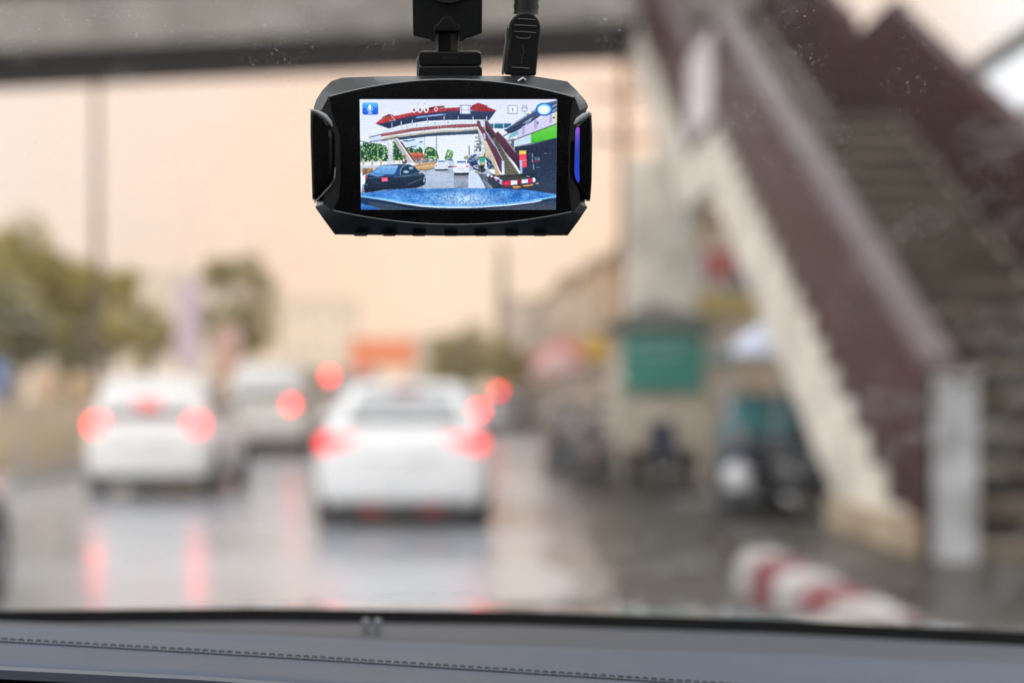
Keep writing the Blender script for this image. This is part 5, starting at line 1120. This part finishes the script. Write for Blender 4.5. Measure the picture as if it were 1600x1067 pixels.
# ------------------------------------------------------------------ camera mount
cm_ = empty('camera_mount', wp(703, 60, .572), 0, 'black suction mount holding the dash camera to the windscreen', 'mount')
cm_.rotation_euler = (R(15), 0, 0)
s2 = .572 / FPX
def K(x, y, d=0): return Vector(((620 + x / 6.667 - 703) * s2, d, -(y / 6.667 - 60) * s2))
pb = mat('black mount plastic', (.006, .0065, .007), .42, var=.1, vscale=300, bump=.08, bscale=2500, spec=.3)
def slab(pts, d0, d1, name, m_, parent, bev=.0006):
    return MB().loft([[K(x, y, d0) for x, y in pts], [K(x, y, d1) for x, y in pts]]).build(name, m_, parent, bevel=bev)
slab([(162, -260), (168, 380), (355, 415), (368, 440), (400, 440), (404, 372), (450, 330), (610, 330), (645, 372), (652, 430), (680, 438), (698, 410), (888, 352), (893, -260)], 0, .024, 'housing', pb, cm_, .0008)
slab([(380, 330), (400, 275), (450, 240), (470, 200), (520, 178), (570, 188), (600, 240), (650, 270), (668, 330)], -.0012, .001, 'knuckle', pb, cm_, .0005)
MB().lathe([(.0115, -.002), (.0115, .002), (.009, .004)], 'y', 40, K(540, -250, -.001)).build('lock_ring', mat('lock ring plastic', (.02, .02, .022), .35), cm_, smooth=30)
slab([(412, 300), (640, 300), (640, 545), (412, 545)], .004, .016, 'stem', pb, cm_, .0008)
slab([(414, 345), (432, 345), (432, 534), (414, 534)], .0030, .0042, 'stem_edge', mat('grey stem edge', (.16, .16, .165), .4), cm_, .0002)
slab([(560, 350), (630, 350), (630, 534), (560, 534)], .0032, .0042, 'stem_face', mat('olive stem face', (.045, .042, .028), .4), cm_, .0002)
slab([(225, 560), (245, 537), (840, 535), (882, 556), (882, 672), (225, 676)], -.002, .018, 'upper_bracket', pb, cm_, .0008)
slab([(222, 705), (245, 683), (862, 681), (890, 705), (890, 800), (222, 800)], -.003, .018, 'lower_bracket', pb, cm_, .0008)
slab([(196, 620), (222, 575), (222, 800), (196, 800)], .006, .016, 'lit_side_edge', mat('painted lit edge', (.17, .175, .18), .4), cm_, .0004)  # lit left edge of the brackets, its light put into the grey
slab([(470, 590), (635, 592), (635, 612), (470, 610)], -.0023, -.0019, 'slot', mat('slot', (.004, .004, .004), .6), cm_, 0)
# suction foot reaching the glass
MB().loft([[K(200, -262, .002), K(860, -262, .002), K(860, -262, .022), K(200, -262, .022)], [K(260, -330, .002), K(800, -330, .002), K(800, -330, .030), K(260, -330, .030)]]).build('suction_foot', pb, cm_)

# ------------------------------------------------------------------ power plug
pg = empty('power_plug', wp(815, 70, .570), 0, 'black ribbed power plug and cable pushed into the top of the dash camera', 'plug')
pg.rotation_euler = (R(14), 0, 0)
s3 = .570 / FPX
def Q(x, y, d=0): return Vector(((620 + x / 6.667 - 815) * s3, d, -(y / 6.667 - 70) * s3))
def slabq(pts, d0, d1, name, m_, parent, bev=.0006):
    return MB().loft([[Q(x, y, d0) for x, y in pts], [Q(x, y, d1) for x, y in pts]]).build(name, m_, parent, bevel=bev)
arcp = [(1335 + 165 * math.cos(a), 300 + 160 * math.sin(a)) for a in [math.pi + k * math.pi / 14 for k in range(15)]]
bodyp = [(1150, 520), (1165, 430), (1170, 330)] + arcp[1:-1] + [(1500, 310), (1490, 420), (1478, 480), (1482, 540), (1470, 600), (1455, 790), (1120, 775)]
slabq(bodyp, 0, .011, 'shell', pb, pg, .0010)
slabq([(1122, 520), (1136, 430), (1132, 380), (1150, 280), (1166, 300), (1160, 430), (1146, 520), (1118, 780), (1096, 772)], .003, .010, 'side_highlight', mat('painted side highlight', (.13, .13, .13), .45), pg, .0004)  # left side highlight of the plug painted as a paler strip
rg_ = mat('ridge highlight', (.11, .113, .12), .35)
rb = MB()
for x0, x1, y in ((1262, 1440, 212), (1225, 1455, 275), (1225, 1448, 340), (1200, 1385, 702)):
    rb.tube([Q(x0, y - 4, -.0002), Q((x0 + x1) / 2, y, -.0003), Q(x1, y + 8, -.0002)], .00022, 6)
rb.tube([Q(1240, 380, -.0002), Q(1265, 400, -.0002), Q(1320, 408, -.0002), Q(1370, 404, -.0002), Q(1392, 385, -.0002)], .00020, 6)
rb.build('ridge', rg_, pg, smooth=60)
gm = MB()
gm.tube([Q(1300, 640, -.0002), Q(1318, 560, -.0002), Q(1310, 480, -.0002)], .00012, 5).tube([Q(1318, 575, -.0002), Q(1340, 555, -.0002), Q(1330, 520, -.0002)], .00012, 5).tube([Q(1305, 610, -.0002), Q(1280, 590, -.0002), Q(1290, 560, -.0002)], .00012, 5)
gm.lathe([(.0003, -.0002), (.0003, .0002)], 'y', 10, Q(1310, 476, -.0002)).lathe([(.0003, -.0002), (.0003, .0002)], 'y', 10, Q(1300, 652, -.0002))
gm.build('emblem', mat('raised mark', (.05, .05, .052), .4), pg)
cbm = mat('cable rubber', (.016, .016, .018), .5, var=.15, vscale=100)
cb_ = MB(); pts = []; rs = []
for k in range(9):
    y = 160 - k * 38
    pts.append(Q(1348 + k * .8, y, .0055)); rs.append(.00525 if k % 2 == 0 else .0048)
cb_.tube(pts, rs, 16).build('strain_relief', cbm, pg, smooth=50)
MB().tube([Q(1350, -140, .0055), Q(1356, -260, .008), Q(1364, -420, .006), Q(1372, -600, -.006)], .0036, 12).build('cable', cbm, pg, smooth=60)
slabq([(1190, 778), (1400, 788), (1395, 835), (1195, 830)], .0035, .0075, 'connector', mat('steel connector', (.4, .4, .41), .3, metal=.9), pg, .0003)

# ------------------------------------------------------------------ haze
hz = MB().b2((-330, -60, -1.2), (330, 330, 40)).build('haze', mat('tmp', (1, 1, 1)), None); tag(hz, kind='stuff')
hm = bpy.data.materials.new('thin damp air'); hm.use_nodes = True; n = hm.node_tree.nodes; l = hm.node_tree.links; n.clear()
ho = n.new('ShaderNodeOutputMaterial'); hv = n.new('ShaderNodeVolumePrincipled'); hv.inputs['Color'].default_value = (.98, .90, .80, 1); hv.inputs['Density'].default_value = HAZE
hv.inputs['Anisotropy'].default_value = .8
l.new(hv.outputs[0], ho.inputs['Volume']); hz.data.materials[0] = hm
